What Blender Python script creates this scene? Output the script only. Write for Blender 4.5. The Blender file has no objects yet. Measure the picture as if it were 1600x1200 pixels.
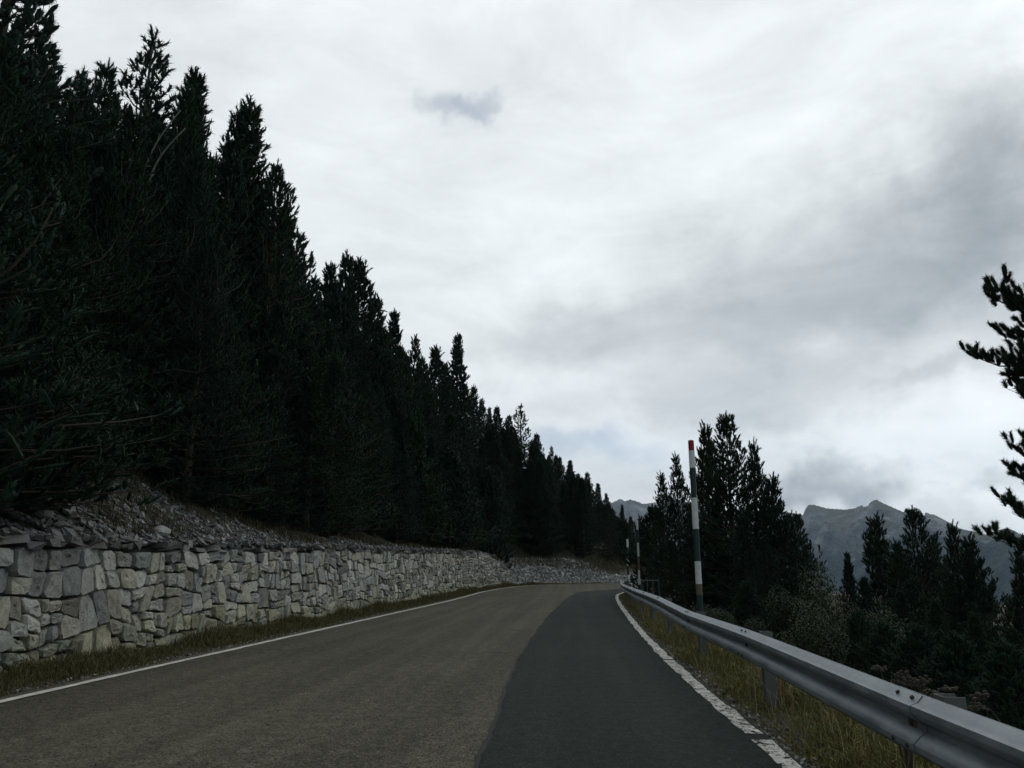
import bpy, math, random
import numpy as np
from mathutils import Vector
S = bpy.context.scene
COL = S.collection
rad = math.radians

# ------------------------------------------------------------------ camera
FPX, HZ, VPX, EYE = 1200.0, 892.0, 905.0, 1.31
PITCH = math.atan((HZ-600)/FPX)
YAW = math.atan((VPX-800)/FPX*math.cos(PITCH))
cam = bpy.data.objects.new('camera', bpy.data.cameras.new('camera'))
COL.objects.link(cam); S.camera = cam
cam.data.sensor_width = 36; cam.data.lens = 27
cam.data.clip_start = .05; cam.data.clip_end = 60000
cam.location = (0, 0, EYE); cam.rotation_euler = (rad(90)+PITCH, 0, YAW)

def bearing(px, py):
    """view direction (world) of a point of the 1600x1200 photograph"""
    x, y = (px-800)/FPX, (600-py)/FPX
    f = np.array([-math.sin(YAW)*math.cos(PITCH), math.cos(YAW)*math.cos(PITCH), math.sin(PITCH)])
    r = np.array([math.cos(YAW), math.sin(YAW), 0]); u = np.cross(r, f)
    d = f+x*r+y*u
    return d/np.linalg.norm(d)
def azel(px, py):
    d = bearing(px, py); return math.atan2(d[0], d[1]), math.asin(d[2])
def at_y(px, py, Y):
    d = bearing(px, py); return d*(Y/d[1])+np.array([0, 0, EYE])
def project(p):
    f = np.array([-math.sin(YAW)*math.cos(PITCH), math.cos(YAW)*math.cos(PITCH), math.sin(PITCH)])
    r = np.array([math.cos(YAW), math.sin(YAW), 0]); u = np.cross(r, f)
    q = np.asarray(p)-np.array([0, 0, EYE]); z = q@f
    return 800+FPX*(q@r)/z, 600-FPX*(q@u)/z

# ------------------------------------------------------------------ world, sun, exposure
SUN_AZ, SUN_EL = azel(1640, -60)
W = bpy.data.worlds.new('World'); S.world = W; W.use_nodes = True
nt = W.node_tree; nt.nodes.clear()
def N(t, kind, **kw):
    n = t.nodes.new(kind)
    for k, v in kw.items(): setattr(n, k, v)
    return n
def M_(t, op, a, b=None, c=None, clamp=False):
    n = N(t, 'ShaderNodeMath', operation=op); n.use_clamp = clamp
    for i, v in enumerate((a, b, c)):
        if v is None: continue
        if isinstance(v, (int, float)): n.inputs[i].default_value = v
        else: t.links.new(v, n.inputs[i])
    return n.outputs[0]
def mixc(t, f, a, b, typ='MIX'):
    n = N(t, 'ShaderNodeMix', data_type='RGBA', blend_type=typ)
    for s, v in ((n.inputs[0], f), (n.inputs[6], a), (n.inputs[7], b)):
        if isinstance(v, (int, float)): s.default_value = v
        elif isinstance(v, (tuple, list)): s.default_value = (*v[:3], 1)
        else: t.links.new(v, s)
    return n.outputs[2]
def noise(t, vec, scale, detail=5, rough=.55, dist=0., out=0):
    n = N(t, 'ShaderNodeTexNoise'); n.inputs['Scale'].default_value = scale
    n.inputs['Detail'].default_value = detail; n.inputs['Roughness'].default_value = rough
    n.inputs['Distortion'].default_value = dist
    if vec is not None: t.links.new(vec, n.inputs['Vector'])
    return n.outputs[out]
def maprange(t, v, a, b, c=0., d=1., smooth=True):
    n = N(t, 'ShaderNodeMapRange'); n.interpolation_type = 'SMOOTHSTEP' if smooth else 'LINEAR'
    t.links.new(v, n.inputs[0])
    for i, q in enumerate((a, b, c, d)): n.inputs[i+1].default_value = q
    return n.outputs[0]

tc = N(nt, 'ShaderNodeTexCoord').outputs['Generated']
sep = N(nt, 'ShaderNodeSeparateXYZ'); nt.links.new(tc, sep.inputs[0])
AZ = M_(nt, 'ARCTAN2', sep.outputs[0], sep.outputs[1])
EL = M_(nt, 'ARCSINE', sep.outputs[2])
# cloud-deck coordinates: the direction carried onto a flat layer overhead
den = M_(nt, 'ADD', M_(nt, 'MAXIMUM', sep.outputs[2], 0.0), .16)
cx = M_(nt, 'DIVIDE', sep.outputs[0], den); cy = M_(nt, 'DIVIDE', sep.outputs[1], den)
cv = N(nt, 'ShaderNodeCombineXYZ'); nt.links.new(cx, cv.inputs[0]); nt.links.new(cy, cv.inputs[1])
n1 = noise(nt, cv.outputs[0], .9, 9, .55, .5)
n2 = noise(nt, cv.outputs[0], 2.6, 8, .5, .3)
warp = N(nt, 'ShaderNodeSeparateXYZ'); nt.links.new(noise(nt, tc, 4.5, 8, .58, 0, 1), warp.inputs[0])
warp2 = N(nt, 'ShaderNodeSeparateXYZ'); nt.links.new(noise(nt, tc, 17., 5, .55, 0, 1), warp2.inputs[0])
def wcoord(a, ch, k1, k2):
    return M_(nt, 'ADD', M_(nt, 'MULTIPLY_ADD', M_(nt, 'SUBTRACT', warp.outputs[ch], .5), k1, a), M_(nt, 'MULTIPLY', M_(nt, 'SUBTRACT', warp2.outputs[ch], .5), k2))
WA = wcoord(AZ, 0, .50, .10); WE = wcoord(EL, 1, .22, .07)
WA2 = M_(nt, 'MULTIPLY_ADD', M_(nt, 'SUBTRACT', warp2.outputs[0], .5), .16, AZ); WE2 = M_(nt, 'MULTIPLY_ADD', M_(nt, 'SUBTRACT', warp2.outputs[1], .5), .10, EL)
def blob(px, py, rx, ry, amp, p=1.0, tilt=0., fine=False):
    a0, e0 = azel(px, py)
    a = M_(nt, 'SUBTRACT', WA2 if fine else WA, a0); e = M_(nt, 'SUBTRACT', WE2 if fine else WE, e0)
    if tilt: e = M_(nt, 'MULTIPLY_ADD', a, -tilt, e)
    a = M_(nt, 'DIVIDE', a, rx/FPX); e = M_(nt, 'DIVIDE', e, ry/FPX)
    r = M_(nt, 'ADD', M_(nt, 'MULTIPLY', a, a), M_(nt, 'MULTIPLY', e, e))
    return M_(nt, 'MULTIPLY', M_(nt, 'EXPONENT', M_(nt, 'MULTIPLY', M_(nt, 'POWER', r, p), -1.)), amp)
lum = M_(nt, 'ADD', .93, M_(nt, 'MULTIPLY', M_(nt, 'SUBTRACT', n1, .5), .42))
lum = M_(nt, 'ADD', lum, M_(nt, 'MULTIPLY', M_(nt, 'SUBTRACT', n2, .5), .20))
for b in [  # (x, y, half width, half height, brightness change)
    (1340, 400, 300, 110, -.27, 1.3), (1540, 170, 120, 130, -.22, 1.2), (1050, 520, 260, 60, -.17, 1.2), (820, 520, 220, 40, -.10, 1., .10),
    (1080, 610, 210, 40, -.15, 1.2), (1560, 330, 160, 130, -.20, 1.), (1450, 582, 110, 20, -.18, 1.6, 0., True), (1290, 755, 120, 40, -.46, 2.0, 0., True),
    (1400, 772, 62, 20, -.20, 1.8, 0., True), (1560, 755, 50, 15, -.24, 1.6, 0., True), (1180, 640, 120, 22, -.10, 1.2), (960, 790, 120, 40, -.06, 1.),
    (1600, 10, 110, 90, .40, 1.), (1500, 680, 190, 60, .26, 1.2), (1530, 790, 120, 30, .2, 1.2), (860, 610, 150, 34, .09, 1.), (1300, 190, 220, 90, .07, 1.),
    (1420, 735, 60, 20, .10, 1.), (880, 400, 200, 60, .06, 1.), (300, 150, 260, 200, -.05, 1.), (1230, 705, 120, 18, .10, 1.2), (1000, 690, 160, 26, .05, 1.)]:
    lum = M_(nt, 'ADD', lum, blob(*b))
mpn = N(nt, 'ShaderNodeMapping'); mpn.inputs['Scale'].default_value = (1, 1, 2.6); nt.links.new(tc, mpn.inputs[0])
n3 = noise(nt, mpn.outputs[0], 5.0, 11, .62, .5)
lum = M_(nt, 'ADD', lum, M_(nt, 'MULTIPLY', M_(nt, 'SUBTRACT', n3, .5), .46))
lum = M_(nt, 'MAXIMUM', lum, .2)
# unseen sky overhead and behind dimmed to darken the ground; sun stands ahead, clouded
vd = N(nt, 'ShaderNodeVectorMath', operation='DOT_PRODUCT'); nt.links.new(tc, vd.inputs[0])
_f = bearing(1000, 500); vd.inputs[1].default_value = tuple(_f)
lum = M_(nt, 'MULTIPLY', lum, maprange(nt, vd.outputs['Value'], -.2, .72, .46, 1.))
ccol = N(nt, 'ShaderNodeValToRGB')
ccol.color_ramp.elements[0].position = .25; ccol.color_ramp.elements[0].color = (.885, .98, 1.055, 1)
ccol.color_ramp.elements[1].position = .85; ccol.color_ramp.elements[1].color = (.955, 1.0, 1.01, 1)
nt.links.new(lum, ccol.inputs[0])
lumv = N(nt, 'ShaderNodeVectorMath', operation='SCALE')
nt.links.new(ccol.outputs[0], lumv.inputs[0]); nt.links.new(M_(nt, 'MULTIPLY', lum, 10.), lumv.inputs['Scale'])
sky = N(nt, 'ShaderNodeTexSky', sky_type='NISHITA', sun_disc=False)
sky.sun_elevation = SUN_EL; sky.sun_rotation = SUN_AZ; sky.altitude = 1500
gap = M_(nt, 'ADD', blob(700, 160, 40, 24, .34, 1.5, 0., True), blob(755, 155, 42, 20, .34, 1.5, .2, True))
gap = M_(nt, 'ADD', gap, blob(940, 725, 120, 28, .42, 1.3, .1))
gap = M_(nt, 'MINIMUM', gap, .6)
skyd = N(nt, 'ShaderNodeVectorMath', operation='SCALE'); skyd.inputs['Scale'].default_value = .85
nt.links.new(sky.outputs[0], skyd.inputs[0])
bg = N(nt, 'ShaderNodeBackground'); bg.inputs['Strength'].default_value = .1
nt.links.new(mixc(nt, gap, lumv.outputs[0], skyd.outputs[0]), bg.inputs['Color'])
nt.links.new(bg.outputs[0], N(nt, 'ShaderNodeOutputWorld').inputs[0])
W.cycles.sampling_method = 'MANUAL'; W.cycles.sample_map_resolution = 512
sun = bpy.data.objects.new('sun', bpy.data.lights.new('sun', 'SUN')); COL.objects.link(sun)
sun.data.energy = .5; sun.data.angle = rad(25); sun.data.color = (1, .96, .9)
sd = np.array([math.sin(SUN_AZ)*math.cos(SUN_EL), math.cos(SUN_AZ)*math.cos(SUN_EL), math.sin(SUN_EL)])
sun.rotation_euler = Vector(sd).to_track_quat('Z', 'Y').to_euler()
S.view_settings.view_transform = 'Standard'; S.view_settings.look = 'None'
S.view_settings.exposure = 0; S.view_settings.gamma = 1
S.cycles.max_bounces = 5; S.cycles.volume_bounces = 0; S.cycles.diffuse_bounces = 3

# ------------------------------------------------------------------ helpers
def tag(o, label=None, cat=None, group=None, kind=None):
    for k, v in (('label', label), ('category', cat), ('group', group), ('kind', kind)):
        if v: o[k] = v
    return o
def empty(name, loc=(0, 0, 0), rz=0):
    o = bpy.data.objects.new(name, None); COL.objects.link(o); o.location = loc; o.rotation_euler = (0, 0, rz)
    o.empty_display_size = .2
    return o
def mesh(name, V, F, mat, parent=None, smooth=False, col=None):
    """V (n,3); F list of face arrays, each (m,k); col (n,3) per-vertex tint"""
    V = np.asarray(V, dtype=np.float32)
    if isinstance(F, np.ndarray): F = [F]
    F = [np.asarray(f, dtype=np.int32) for f in F if len(f)]
    me = bpy.data.meshes.new(name)
    me.vertices.add(len(V)); me.vertices.foreach_set('co', V.ravel())
    li = np.concatenate([f.ravel() for f in F]); tot = np.concatenate([np.full(len(f), f.shape[1], np.int32) for f in F])
    st = np.concatenate([[0], np.cumsum(tot)[:-1]]).astype(np.int32)
    me.loops.add(len(li)); me.loops.foreach_set('vertex_index', li)
    me.polygons.add(len(tot)); me.polygons.foreach_set('loop_start', st)
    me.polygons.foreach_set('use_smooth', np.full(len(tot), smooth))
    me.update(calc_edges=True)
    if col is not None:
        a = me.color_attributes.new('tint', 'FLOAT_COLOR', 'POINT')
        a.data.foreach_set('color', np.concatenate([col, np.ones((len(col), 1))], 1).astype(np.float32).ravel())
    me.materials.append(mat)
    o = bpy.data.objects.new(name, me); COL.objects.link(o)
    if parent: o.parent = parent
    return o
class MB:
    def __init__(s): s.v = []; s.f = {}; s.n = 0; s.c = []
    def add(s, V, F, c=None):
        V = np.asarray(V, float)
        for f in ([F] if isinstance(F, np.ndarray) else F):
            f = np.asarray(f)
            if len(f): s.f.setdefault(f.shape[1], []).append(f+s.n)
        s.v.append(V); s.n += len(V)
        if c is not None: s.c.append(np.tile(c, (len(V), 1)) if np.ndim(c) == 1 else c)
    def box(s, c, d, rot=0., col=None):
        x = np.array([[-1, -1, -1], [1, -1, -1], [1, 1, -1], [-1, 1, -1], [-1, -1, 1], [1, -1, 1], [1, 1, 1], [-1, 1, 1]])*np.array(d)/2
        cr, sr = math.cos(rot), math.sin(rot)
        x = x@np.array([[cr, sr, 0], [-sr, cr, 0], [0, 0, 1]])+np.array(c)
        s.add(x, BOXF, col)
    def tube(s, P, R, k=8, cap=True, col=None):
        V, F = tube(P, R, k, cap); s.add(V, F, col)
    def build(s, name, mat, parent=None, smooth=False):
        return mesh(name, np.concatenate(s.v), [np.concatenate(f) for f in s.f.values()], mat, parent, smooth,
                    np.concatenate(s.c) if s.c else None)
BOXF = np.array([[0, 3, 2, 1], [4, 5, 6, 7], [0, 1, 5, 4], [1, 2, 6, 5], [2, 3, 7, 6], [3, 0, 4, 7]])
def tube(P, R, k=8, cap=True):
    P = np.asarray(P, float); n = len(P); R = np.broadcast_to(R, n)
    T = np.gradient(P, axis=0); T /= np.linalg.norm(T, axis=1)[:, None]+1e-9
    ref = np.array([0, 0, 1.]) if abs(T[0, 2]) < .8 else np.array([1., 0, 0])
    a = np.cross(T, ref); a /= np.linalg.norm(a, axis=1)[:, None]+1e-9; b = np.cross(T, a)
    th = np.arange(k)/k*2*math.pi
    V = (P[:, None]+R[:, None, None]*(np.cos(th)[None, :, None]*a[:, None]+np.sin(th)[None, :, None]*b[:, None])).reshape(-1, 3)
    i = np.arange(n-1)[:, None]*k; j = np.arange(k)[None]
    F = [np.stack([i+j, i+(j+1) % k, i+k+(j+1) % k, i+k+j], -1).reshape(-1, 4)]
    if cap: F.append(np.array([list(range(k))[::-1]])); F.append(np.array([[(n-1)*k+q for q in range(k)]]))
    return V, F
def fbm(x, y, seed=0, oct=4):
    r = np.random.default_rng(seed); out = np.zeros(np.broadcast(x, y).shape); a = 1.
    for o in range(oct):
        for _ in range(3):
            th, ph = r.uniform(0, 6.28), r.uniform(0, 6.28)
            k = 2**o*r.uniform(.7, 1.4)
            out += a*np.sin(k*(x*math.cos(th)+y*math.sin(th))+ph)/3
        a *= .55
    return out

# ------------------------------------------------------------------ materials
def mat(name, build):
    m = bpy.data.materials.new(name); m.use_nodes = True; t = m.node_tree
    p = t.nodes['Principled BSDF']; p.inputs['Roughness'].default_value = .9
    p.inputs['Specular IOR Level'].default_value = .3
    build(t, p); return m
def bump(t, p, h, strength=.5, dist=.02):
    b = N(t, 'ShaderNodeBump'); b.inputs['Strength'].default_value = strength; b.inputs['Distance'].default_value = dist
    t.links.new(h, b.inputs['Height']); t.links.new(b.outputs[0], p.inputs['Normal'])
def pos(t): return N(t, 'ShaderNodeNewGeometry').outputs['Position']
def obco(t): return N(t, 'ShaderNodeTexCoord').outputs['Object']
def tint(t): return N(t, 'ShaderNodeVertexColor', layer_name='tint').outputs[0]
def m_asphalt(c1, c2, c3):
    def f(t, p):
        p.inputs['Specular IOR Level'].default_value = .12
        P = pos(t)
        big = maprange(t, noise(t, P, .35, 4, .5), .35, .7)
        c = mixc(t, big, c1, c2)
        sp = N(t, 'ShaderNodeTexVoronoi'); sp.inputs['Scale'].default_value = 75; t.links.new(P, sp.inputs['Vector'])
        ss = N(t, 'ShaderNodeSeparateColor'); t.links.new(sp.outputs['Color'], ss.inputs[0])
        c = mixc(t, maprange(t, ss.outputs[0], .72, .95), c, c3)
        c = mixc(t, maprange(t, ss.outputs[1], .7, 1.), c, (.012, .012, .012))
        med = maprange(t, noise(t, P, 7., 6, .7), .3, .75, .72, 1.25)
        md = N(t, 'ShaderNodeVectorMath', operation='SCALE'); t.links.new(c, md.inputs[0]); t.links.new(med, md.inputs['Scale'])
        # wheel tracks: polished bands along the lane; stains
        mp = N(t, 'ShaderNodeMapping'); mp.inputs['Scale'].default_value = (1.6, .05, 1); t.links.new(P, mp.inputs[0])
        st = maprange(t, noise(t, mp.outputs[0], 1.3, 3, .5), .4, .65, .86, 1.12)
        m2 = N(t, 'ShaderNodeVectorMath', operation='SCALE'); t.links.new(md.outputs[0], m2.inputs[0]); t.links.new(st, m2.inputs['Scale'])
        t.links.new(m2.outputs[0], p.inputs['Base Color']); p.inputs['Roughness'].default_value = .88
        bump(t, p, M_(t, 'ADD', sp.outputs['Distance'], noise(t, P, 12, 4)), .35, .01)
        # fine cracks, only here and there
        wv = N(t, 'ShaderNodeVectorMath', operation='MULTIPLY_ADD'); t.links.new(noise(t, P, 1.6, 6, .7, 0, 1), wv.inputs[0]); wv.inputs[1].default_value = (1.3, 1.3, 0); t.links.new(P, wv.inputs[2])
        cr = N(t, 'ShaderNodeTexVoronoi', feature='DISTANCE_TO_EDGE'); cr.inputs['Scale'].default_value = .42; t.links.new(wv.outputs[0], cr.inputs['Vector'])
        k = M_(t, 'MULTIPLY', maprange(t, cr.outputs[0], .003, .009, 1, 0), maprange(t, noise(t, P, .5, 3), .50, .60, 0, .6))
        t.links.new(mixc(t, k, m2.outputs[0], (.012, .012, .011)), p.inputs['Base Color'])
    return f
M = {}
M['road'] = mat('old_asphalt', m_asphalt((.073, .066, .047), (.092, .084, .059), (.14, .135, .105)))
M['patch'] = mat('new_asphalt', m_asphalt((.0145, .021, .0175), (.019, .0265, .0215), (.034, .040, .036)))
def f(t, p):
    P = pos(t)
    p.inputs['Base Color'].default_value = (.47, .46, .41, 1)
    c = mixc(t, maprange(t, noise(t, P, 5, 5, .7), .35, .7), (.42, .41, .36), (.66, .65, .59))
    t.links.new(c, p.inputs['Base Color'])
    v = N(t, 'ShaderNodeTexVoronoi', feature='DISTANCE_TO_EDGE'); v.inputs['Scale'].default_value = 3.4
    wv = N(t, 'ShaderNodeVectorMath', operation='ADD'); t.links.new(P, wv.inputs[0]); t.links.new(noise(t, P, 6, 4, .6, 0, 1), wv.inputs[1])
    t.links.new(wv.outputs[0], v.inputs['Vector'])
    crack = maprange(t, v.outputs[0], .02, .04)
    ys = N(t, 'ShaderNodeSeparateXYZ'); t.links.new(P, ys.inputs[0])
    wear = maprange(t, M_(t, 'SUBTRACT', noise(t, P, 9, 7, .75), maprange(t, ys.outputs[1], 5, 13, .055, 0)), .38, .43)
    a = M_(t, 'MULTIPLY', wear, crack)
    side = N(t, 'ShaderNodeSeparateXYZ'); t.links.new(P, side.inputs[0])
    a = M_(t, 'MAXIMUM', a, maprange(t, side.outputs[0], -1., -1.1)) # the left line is newer paint
    tr = N(t, 'ShaderNodeBsdfTransparent'); mx = N(t, 'ShaderNodeMixShader')
    t.links.new(a, mx.inputs[0]); t.links.new(tr.outputs[0], mx.inputs[1]); t.links.new(p.outputs[0], mx.inputs[2])
    t.links.new(mx.outputs[0], t.nodes['Material Output'].inputs[0])
M['paint'] = mat('road_paint', f)
def f(t, p):
    P = pos(t); c = tint(t)
    n = noise(t, P, 7, 8, .7); n2_ = noise(t, P, 38, 6, .7)
    c2 = mixc(t, maprange(t, n, .3, .7), mixc(t, 1., c, (.66, .66, .61), 'MULTIPLY'), c)
    c2 = mixc(t, maprange(t, n2_, .52, .72, 0, .55), c2, (.30, .30, .28))
    c2 = mixc(t, maprange(t, noise(t, P, 2.2, 6, .7), .58, .72, 0, .55), c2, (.13, .115, .055)) # lichen and soil
    t.links.new(c2, p.inputs['Base Color'])
    bump(t, p, M_(t, 'MULTIPLY_ADD', n, 2.2, n2_), 1., .022)
M['stone'] = mat('limestone', f)
def f(t, p):
    c = mixc(t, noise(t, pos(t), 14, 5), (.015, .015, .013), (.045, .042, .034)); t.links.new(c, p.inputs['Base Color'])  # backing earth, its colour darkened to put shade into the joints
    bump(t, p, noise(t, pos(t), 20, 5), .8, .03)
M['core'] = mat('packed_earth_shaded', f)
def f(t, p):
    c = mixc(t, 1., tint(t), mixc(t, noise(t, pos(t), 25, 5), (.6, .6, .6), (1.25, 1.25, 1.25)), 'MULTIPLY')
    t.links.new(c, p.inputs['Base Color']); bump(t, p, noise(t, pos(t), 50, 4), .5, .01)
M['scree'] = mat('shale', f)
def f(t, p):
    P = pos(t)
    c = mixc(t, maprange(t, noise(t, P, 1.1, 7, .65), .35, .65), (.035, .036, .018), (.085, .072, .040))
    c = mixc(t, maprange(t, noise(t, P, 5.5, 8, .7), .52, .66), c, (.15, .145, .125))
    c = mixc(t, maprange(t, noise(t, P, 28, 5, .7), .3, .75), mixc(t, 1., c, (.5, .5, .5), 'MULTIPLY'), c)
    t.links.new(c, p.inputs['Base Color']); bump(t, p, noise(t, P, 14, 8, .7), 1., .08)
M['ground'] = mat('hillside_soil', f)
def f(t, p):
    t.links.new(tint(t), p.inputs['Base Color']); p.inputs['Roughness'].default_value = .7
    p.inputs['Specular IOR Level'].default_value = .2
M['grass'] = mat('dry_grass', f)
M['leaf'] = mat('shrub_leaf', f)
def m_needle(a, b):
    def f(t, p):
        oi = N(t, 'ShaderNodeObjectInfo').outputs['Random']
        n = noise(t, obco(t), 1.1, 4, .6)
        c = mixc(t, M_(t, 'MULTIPLY_ADD', oi, .5, M_(t, 'MULTIPLY', n, .5)), a, b)
        t.links.new(c, p.inputs['Base Color']); p.inputs['Roughness'].default_value = .75
        p.inputs['Specular IOR Level'].default_value = .12
    return f
M['needle'] = mat('pine_needles', m_needle((.010, .026, .018), (.024, .046, .025)))
M['needle_light'] = mat('pine_needles_young', m_needle((.030, .046, .026), (.050, .066, .030)))
def f(t, p):
    c = mixc(t, noise(t, obco(t), 9, 5, .6), (.035, .028, .022), (.10, .085, .07)); t.links.new(c, p.inputs['Base Color'])
    bump(t, p, noise(t, obco(t), 20, 5), .7, .02)
M['bark'] = mat('pine_bark', f)
def f(t, p):
    c = mixc(t, noise(t, obco(t), 9, 5, .6), (.09, .09, .07), (.16, .155, .13)); t.links.new(c, p.inputs['Base Color'])
M['dead'] = mat('bleached_wood', f)
def f(t, p):
    P = pos(t)
    mp = N(t, 'ShaderNodeMapping'); mp.inputs['Scale'].default_value = (1, .35, 1.); t.links.new(P, mp.inputs[0])
    n = noise(t, mp.outputs[0], 6, 6, .7)
    c = mixc(t, maprange(t, n, .3, .7), (.14, .165, .18), (.27, .30, .315))
    c = mixc(t, maprange(t, noise(t, P, 2.3, 6, .75), .60, .70, 0, .45), c, (.16, .12, .085))
    t.links.new(c, p.inputs['Base Color']); p.inputs['Metallic'].default_value = .6
    t.links.new(maprange(t, n,   .3, .7, .46, .62), p.inputs['Roughness'])
    bump(t, p, noise(t, P, 30, 4), .15, .004)
M['steel'] = mat('galvanised_steel', f)
def plain(col, r=.6, dirt=.35, metal=0.):
    def f(t, p):
        c = mixc(t, maprange(t, noise(t, pos(t), 9, 6, .7), .45, .75, 0, dirt), col, (.10, .09, .065))
        t.links.new(c, p.inputs['Base Color']); p.inputs['Roughness'].default_value = r; p.inputs['Metallic'].default_value = metal
        bump(t, p, noise(t, pos(t), 40, 4), .15, .003)
    return f
M['post'] = mat('weathered_post', plain((.11, .12, .115), .6, .6, .3))
M['white'] = mat('white_paint', plain((.60, .61, .58), .55, .3))
M['green'] = mat('green_paint', plain((.012, .034, .030), .5, .2))
M['red'] = mat('red_paint', plain((.22, .012, .025), .5, .1))
M['ochre'] = mat('faded_reflector', plain((.13, .10, .055), .5, .3))
M['rust'] = mat('rusty_bolt', plain((.05, .042, .036), .7, .3, .3))
M['rust_plate'] = mat('rusty_plate', plain((.10, .072, .05), .8, .5))
M['brush'] = mat('dried_stalks', plain((.048, .042, .030), .9, .3))

# ------------------------------------------------------------------ the lie of the land
def zroad(x, y):
    x = np.asarray(x, float); y = np.asarray(y, float)
    z = .010*(np.sqrt((y-38)**2+64)+(y-38))/2-.002
    return z-.07*(np.sqrt((x-9)**2+4)+(x-9))/2
WL = np.array([(-7.3, -30), (-7.3, 46), (-7.15, 51), (-6.4, 57), (-5.2, 61.5), (-3.2, 65.5), (0, 68.6), (4, 70.6), (9, 72.), (16, 73), (30, 74), (60, 70)], float)
EL_ = np.array([(1.78, -30), (1.72, 8), (1.62, 16), (1.68, 24), (1.85, 34), (2.2, 42), (2.9, 48), (4.3, 52.5), (7, 56), (12, 59), (22, 61.5), (60, 59)], float)
def resample(P, step):
    d = np.concatenate([[0], np.cumsum(np.linalg.norm(np.diff(P, axis=0), axis=1))])
    s = np.arange(0, d[-1], step)
    Q = np.stack([np.interp(s, d, P[:, i]) for i in range(P.shape[1])], 1)
    k = max(3, int(3/step)) | 1; ker = np.ones(k)/k
    out = Q.copy()
    for i in range(P.shape[1]):
        pad = np.concatenate([2*Q[0, i]-Q[1:k//2+1, i][::-1], Q[:, i], 2*Q[-1, i]-Q[-k//2:-1, i][::-1]])
        out[:, i] = np.convolve(pad, ker, 'valid')[:len(Q)]
    return out
WR = resample(WL, .5); ER = resample(EL_, .5)
def sdist(x, y, P):
    """distance to the curve, positive on its left; and the nearest curve index"""
    x = np.asarray(x, float).ravel(); y = np.asarray(y, float).ravel()
    out = np.empty(len(x)); idx = np.empty(len(x), int)
    T = np.gradient(P, axis=0)
    for a in range(0, len(x), 4000):
        dx = x[a:a+4000, None]-P[None, :, 0]; dy = y[a:a+4000, None]-P[None, :, 1]
        i = np.argmin(dx*dx+dy*dy, 1); r = np.arange(len(i))
        tx, ty = T[i, 0], T[i, 1]; L = np.hypot(tx, ty)
        perp = (tx*dy[r, i]-ty*dx[r, i])/L; full = np.hypot(dx[r, i], dy[r, i])
        along = np.abs(tx*dx[r, i]+ty*dy[r, i])/L
        out[a:a+4000] = np.sign(perp)*np.where(along > .6, full, np.abs(perp)); idx[a:a+4000] = i
    return out, idx
def smooth(a, b, x):
    t = np.clip((np.asarray(x, float)-a)/(b-a), 0, 1); return t*t*(3-2*t)
def wtop(y):   # top of the stone wall above the road
    return np.interp(y, [-10, 8, 14, 24, 36, 48, 54, 58, 60.8, 62], [1.72, 1.80, 1.87, 2.08, 2.28, 2.45, 2.6, 2.35, 1.5, 1.0])
def ground(x, y):
    x = np.asarray(x, float); y = np.asarray(y, float); shp = np.broadcast(x, y).shape
    x = np.broadcast_to(x, shp).ravel(); y = np.broadcast_to(y, shp).ravel()
    dw, iw = sdist(x, y, WR); de, ie = sdist(x, y, ER); de = -de
    wx, wy = WR[iw, 0], WR[iw, 1]
    base = zroad(np.clip(x, -20, 40), np.minimum(y, 75))
    k = 1-smooth(-7, 12, x)*.93
    haswall = 1-smooth(59.5, 61.5, wy)*1.
    haswall = np.where(wx > -5.6, 0, haswall)
    step = haswall*np.clip((dw-.12)/.3, 0, 1)*(wtop(wy)-.12)
    d = np.maximum(dw, 0)
    bank = (.52*d-(1-np.interp(wy, [5, 10, 12.5, 15, 17, 21, 30, 48], [-.5, -.2, .75, 1.0, .75, .45, .4, .1]))*.9*(1-np.exp(-d/1.6)))*haswall+(1-haswall)*(.42*d+1.35*(1-np.exp(-d/2.0)))
    bank = bank*np.where(haswall > 0, 1, k)
    far = smooth(15, 60, d)
    hill = step+bank*(1-.25*far)*np.where(haswall > 0, 1-(1-k)*smooth(0, 10, d), 1)
    hill = hill-.35*np.maximum(0, x-14)*smooth(2, 12, d)
    hill = hill-(.30*np.maximum(d-9, 0))*haswall
    # the hill's own back: it never stands above the tops of the trees on it
    rr_ = np.hypot(x, y); saz = np.arctan2(x, np.maximum(y, 1))
    hill = np.minimum(hill, 1.0+rr_*np.interp(saz, [-1.2, -.76, -.45, -.30, -.19, -.10, -.03, .05, .12], [.55, .50, .30, .20, .14, .10, .065, .03, -.02])+0*y)
    hill += (d > .5)*fbm(x*.55, y*.55, 3)*.22*smooth(.5, 3, d)
    e = np.maximum(de, 0)
    fall = -.10*np.minimum(e, 1.2)-.36*np.maximum(e-1.2, 0)
    fall = np.maximum(fall, -70)+smooth(1, 5, e)*fbm(x*.5, y*.5, 9)*.35
    z = base-.035+np.where(dw > 0, hill, 0)+np.where(de > 0, fall, 0)
    # verge: a slightly raised, lumpy strip at the foot of the wall
    verge = smooth(-1.15, -.5, dw)*(dw <= .12)*.06+(de > .1)*.03
    z += verge
    # far off on the slope side everything runs down to the valley floor
    return z.reshape(shp)
def gz(x, y): return float(ground(np.array([x]), np.array([y]))[0])
gx = np.concatenate([-np.geomspace(110, 14, 30), np.arange(-13.8, -7.6, .25), np.arange(-7.5, -6, .12), np.arange(-6, 3.2, .3), np.arange(3.2, 20, .6), np.geomspace(20, 160, 28)])
gy = np.concatenate([np.arange(-16, 30, .5), np.arange(30, 90, .6), np.geomspace(90, 260, 40)])
GX, GY = np.meshgrid(gx, gy); GZ = ground(GX, GY)
def gridf(r, c):
    i = np.arange(r-1)[:, None]*c+np.arange(c-1)[None]
    return np.stack([i, i+1, i+c+1, i+c], -1).reshape(-1, 4)
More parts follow.
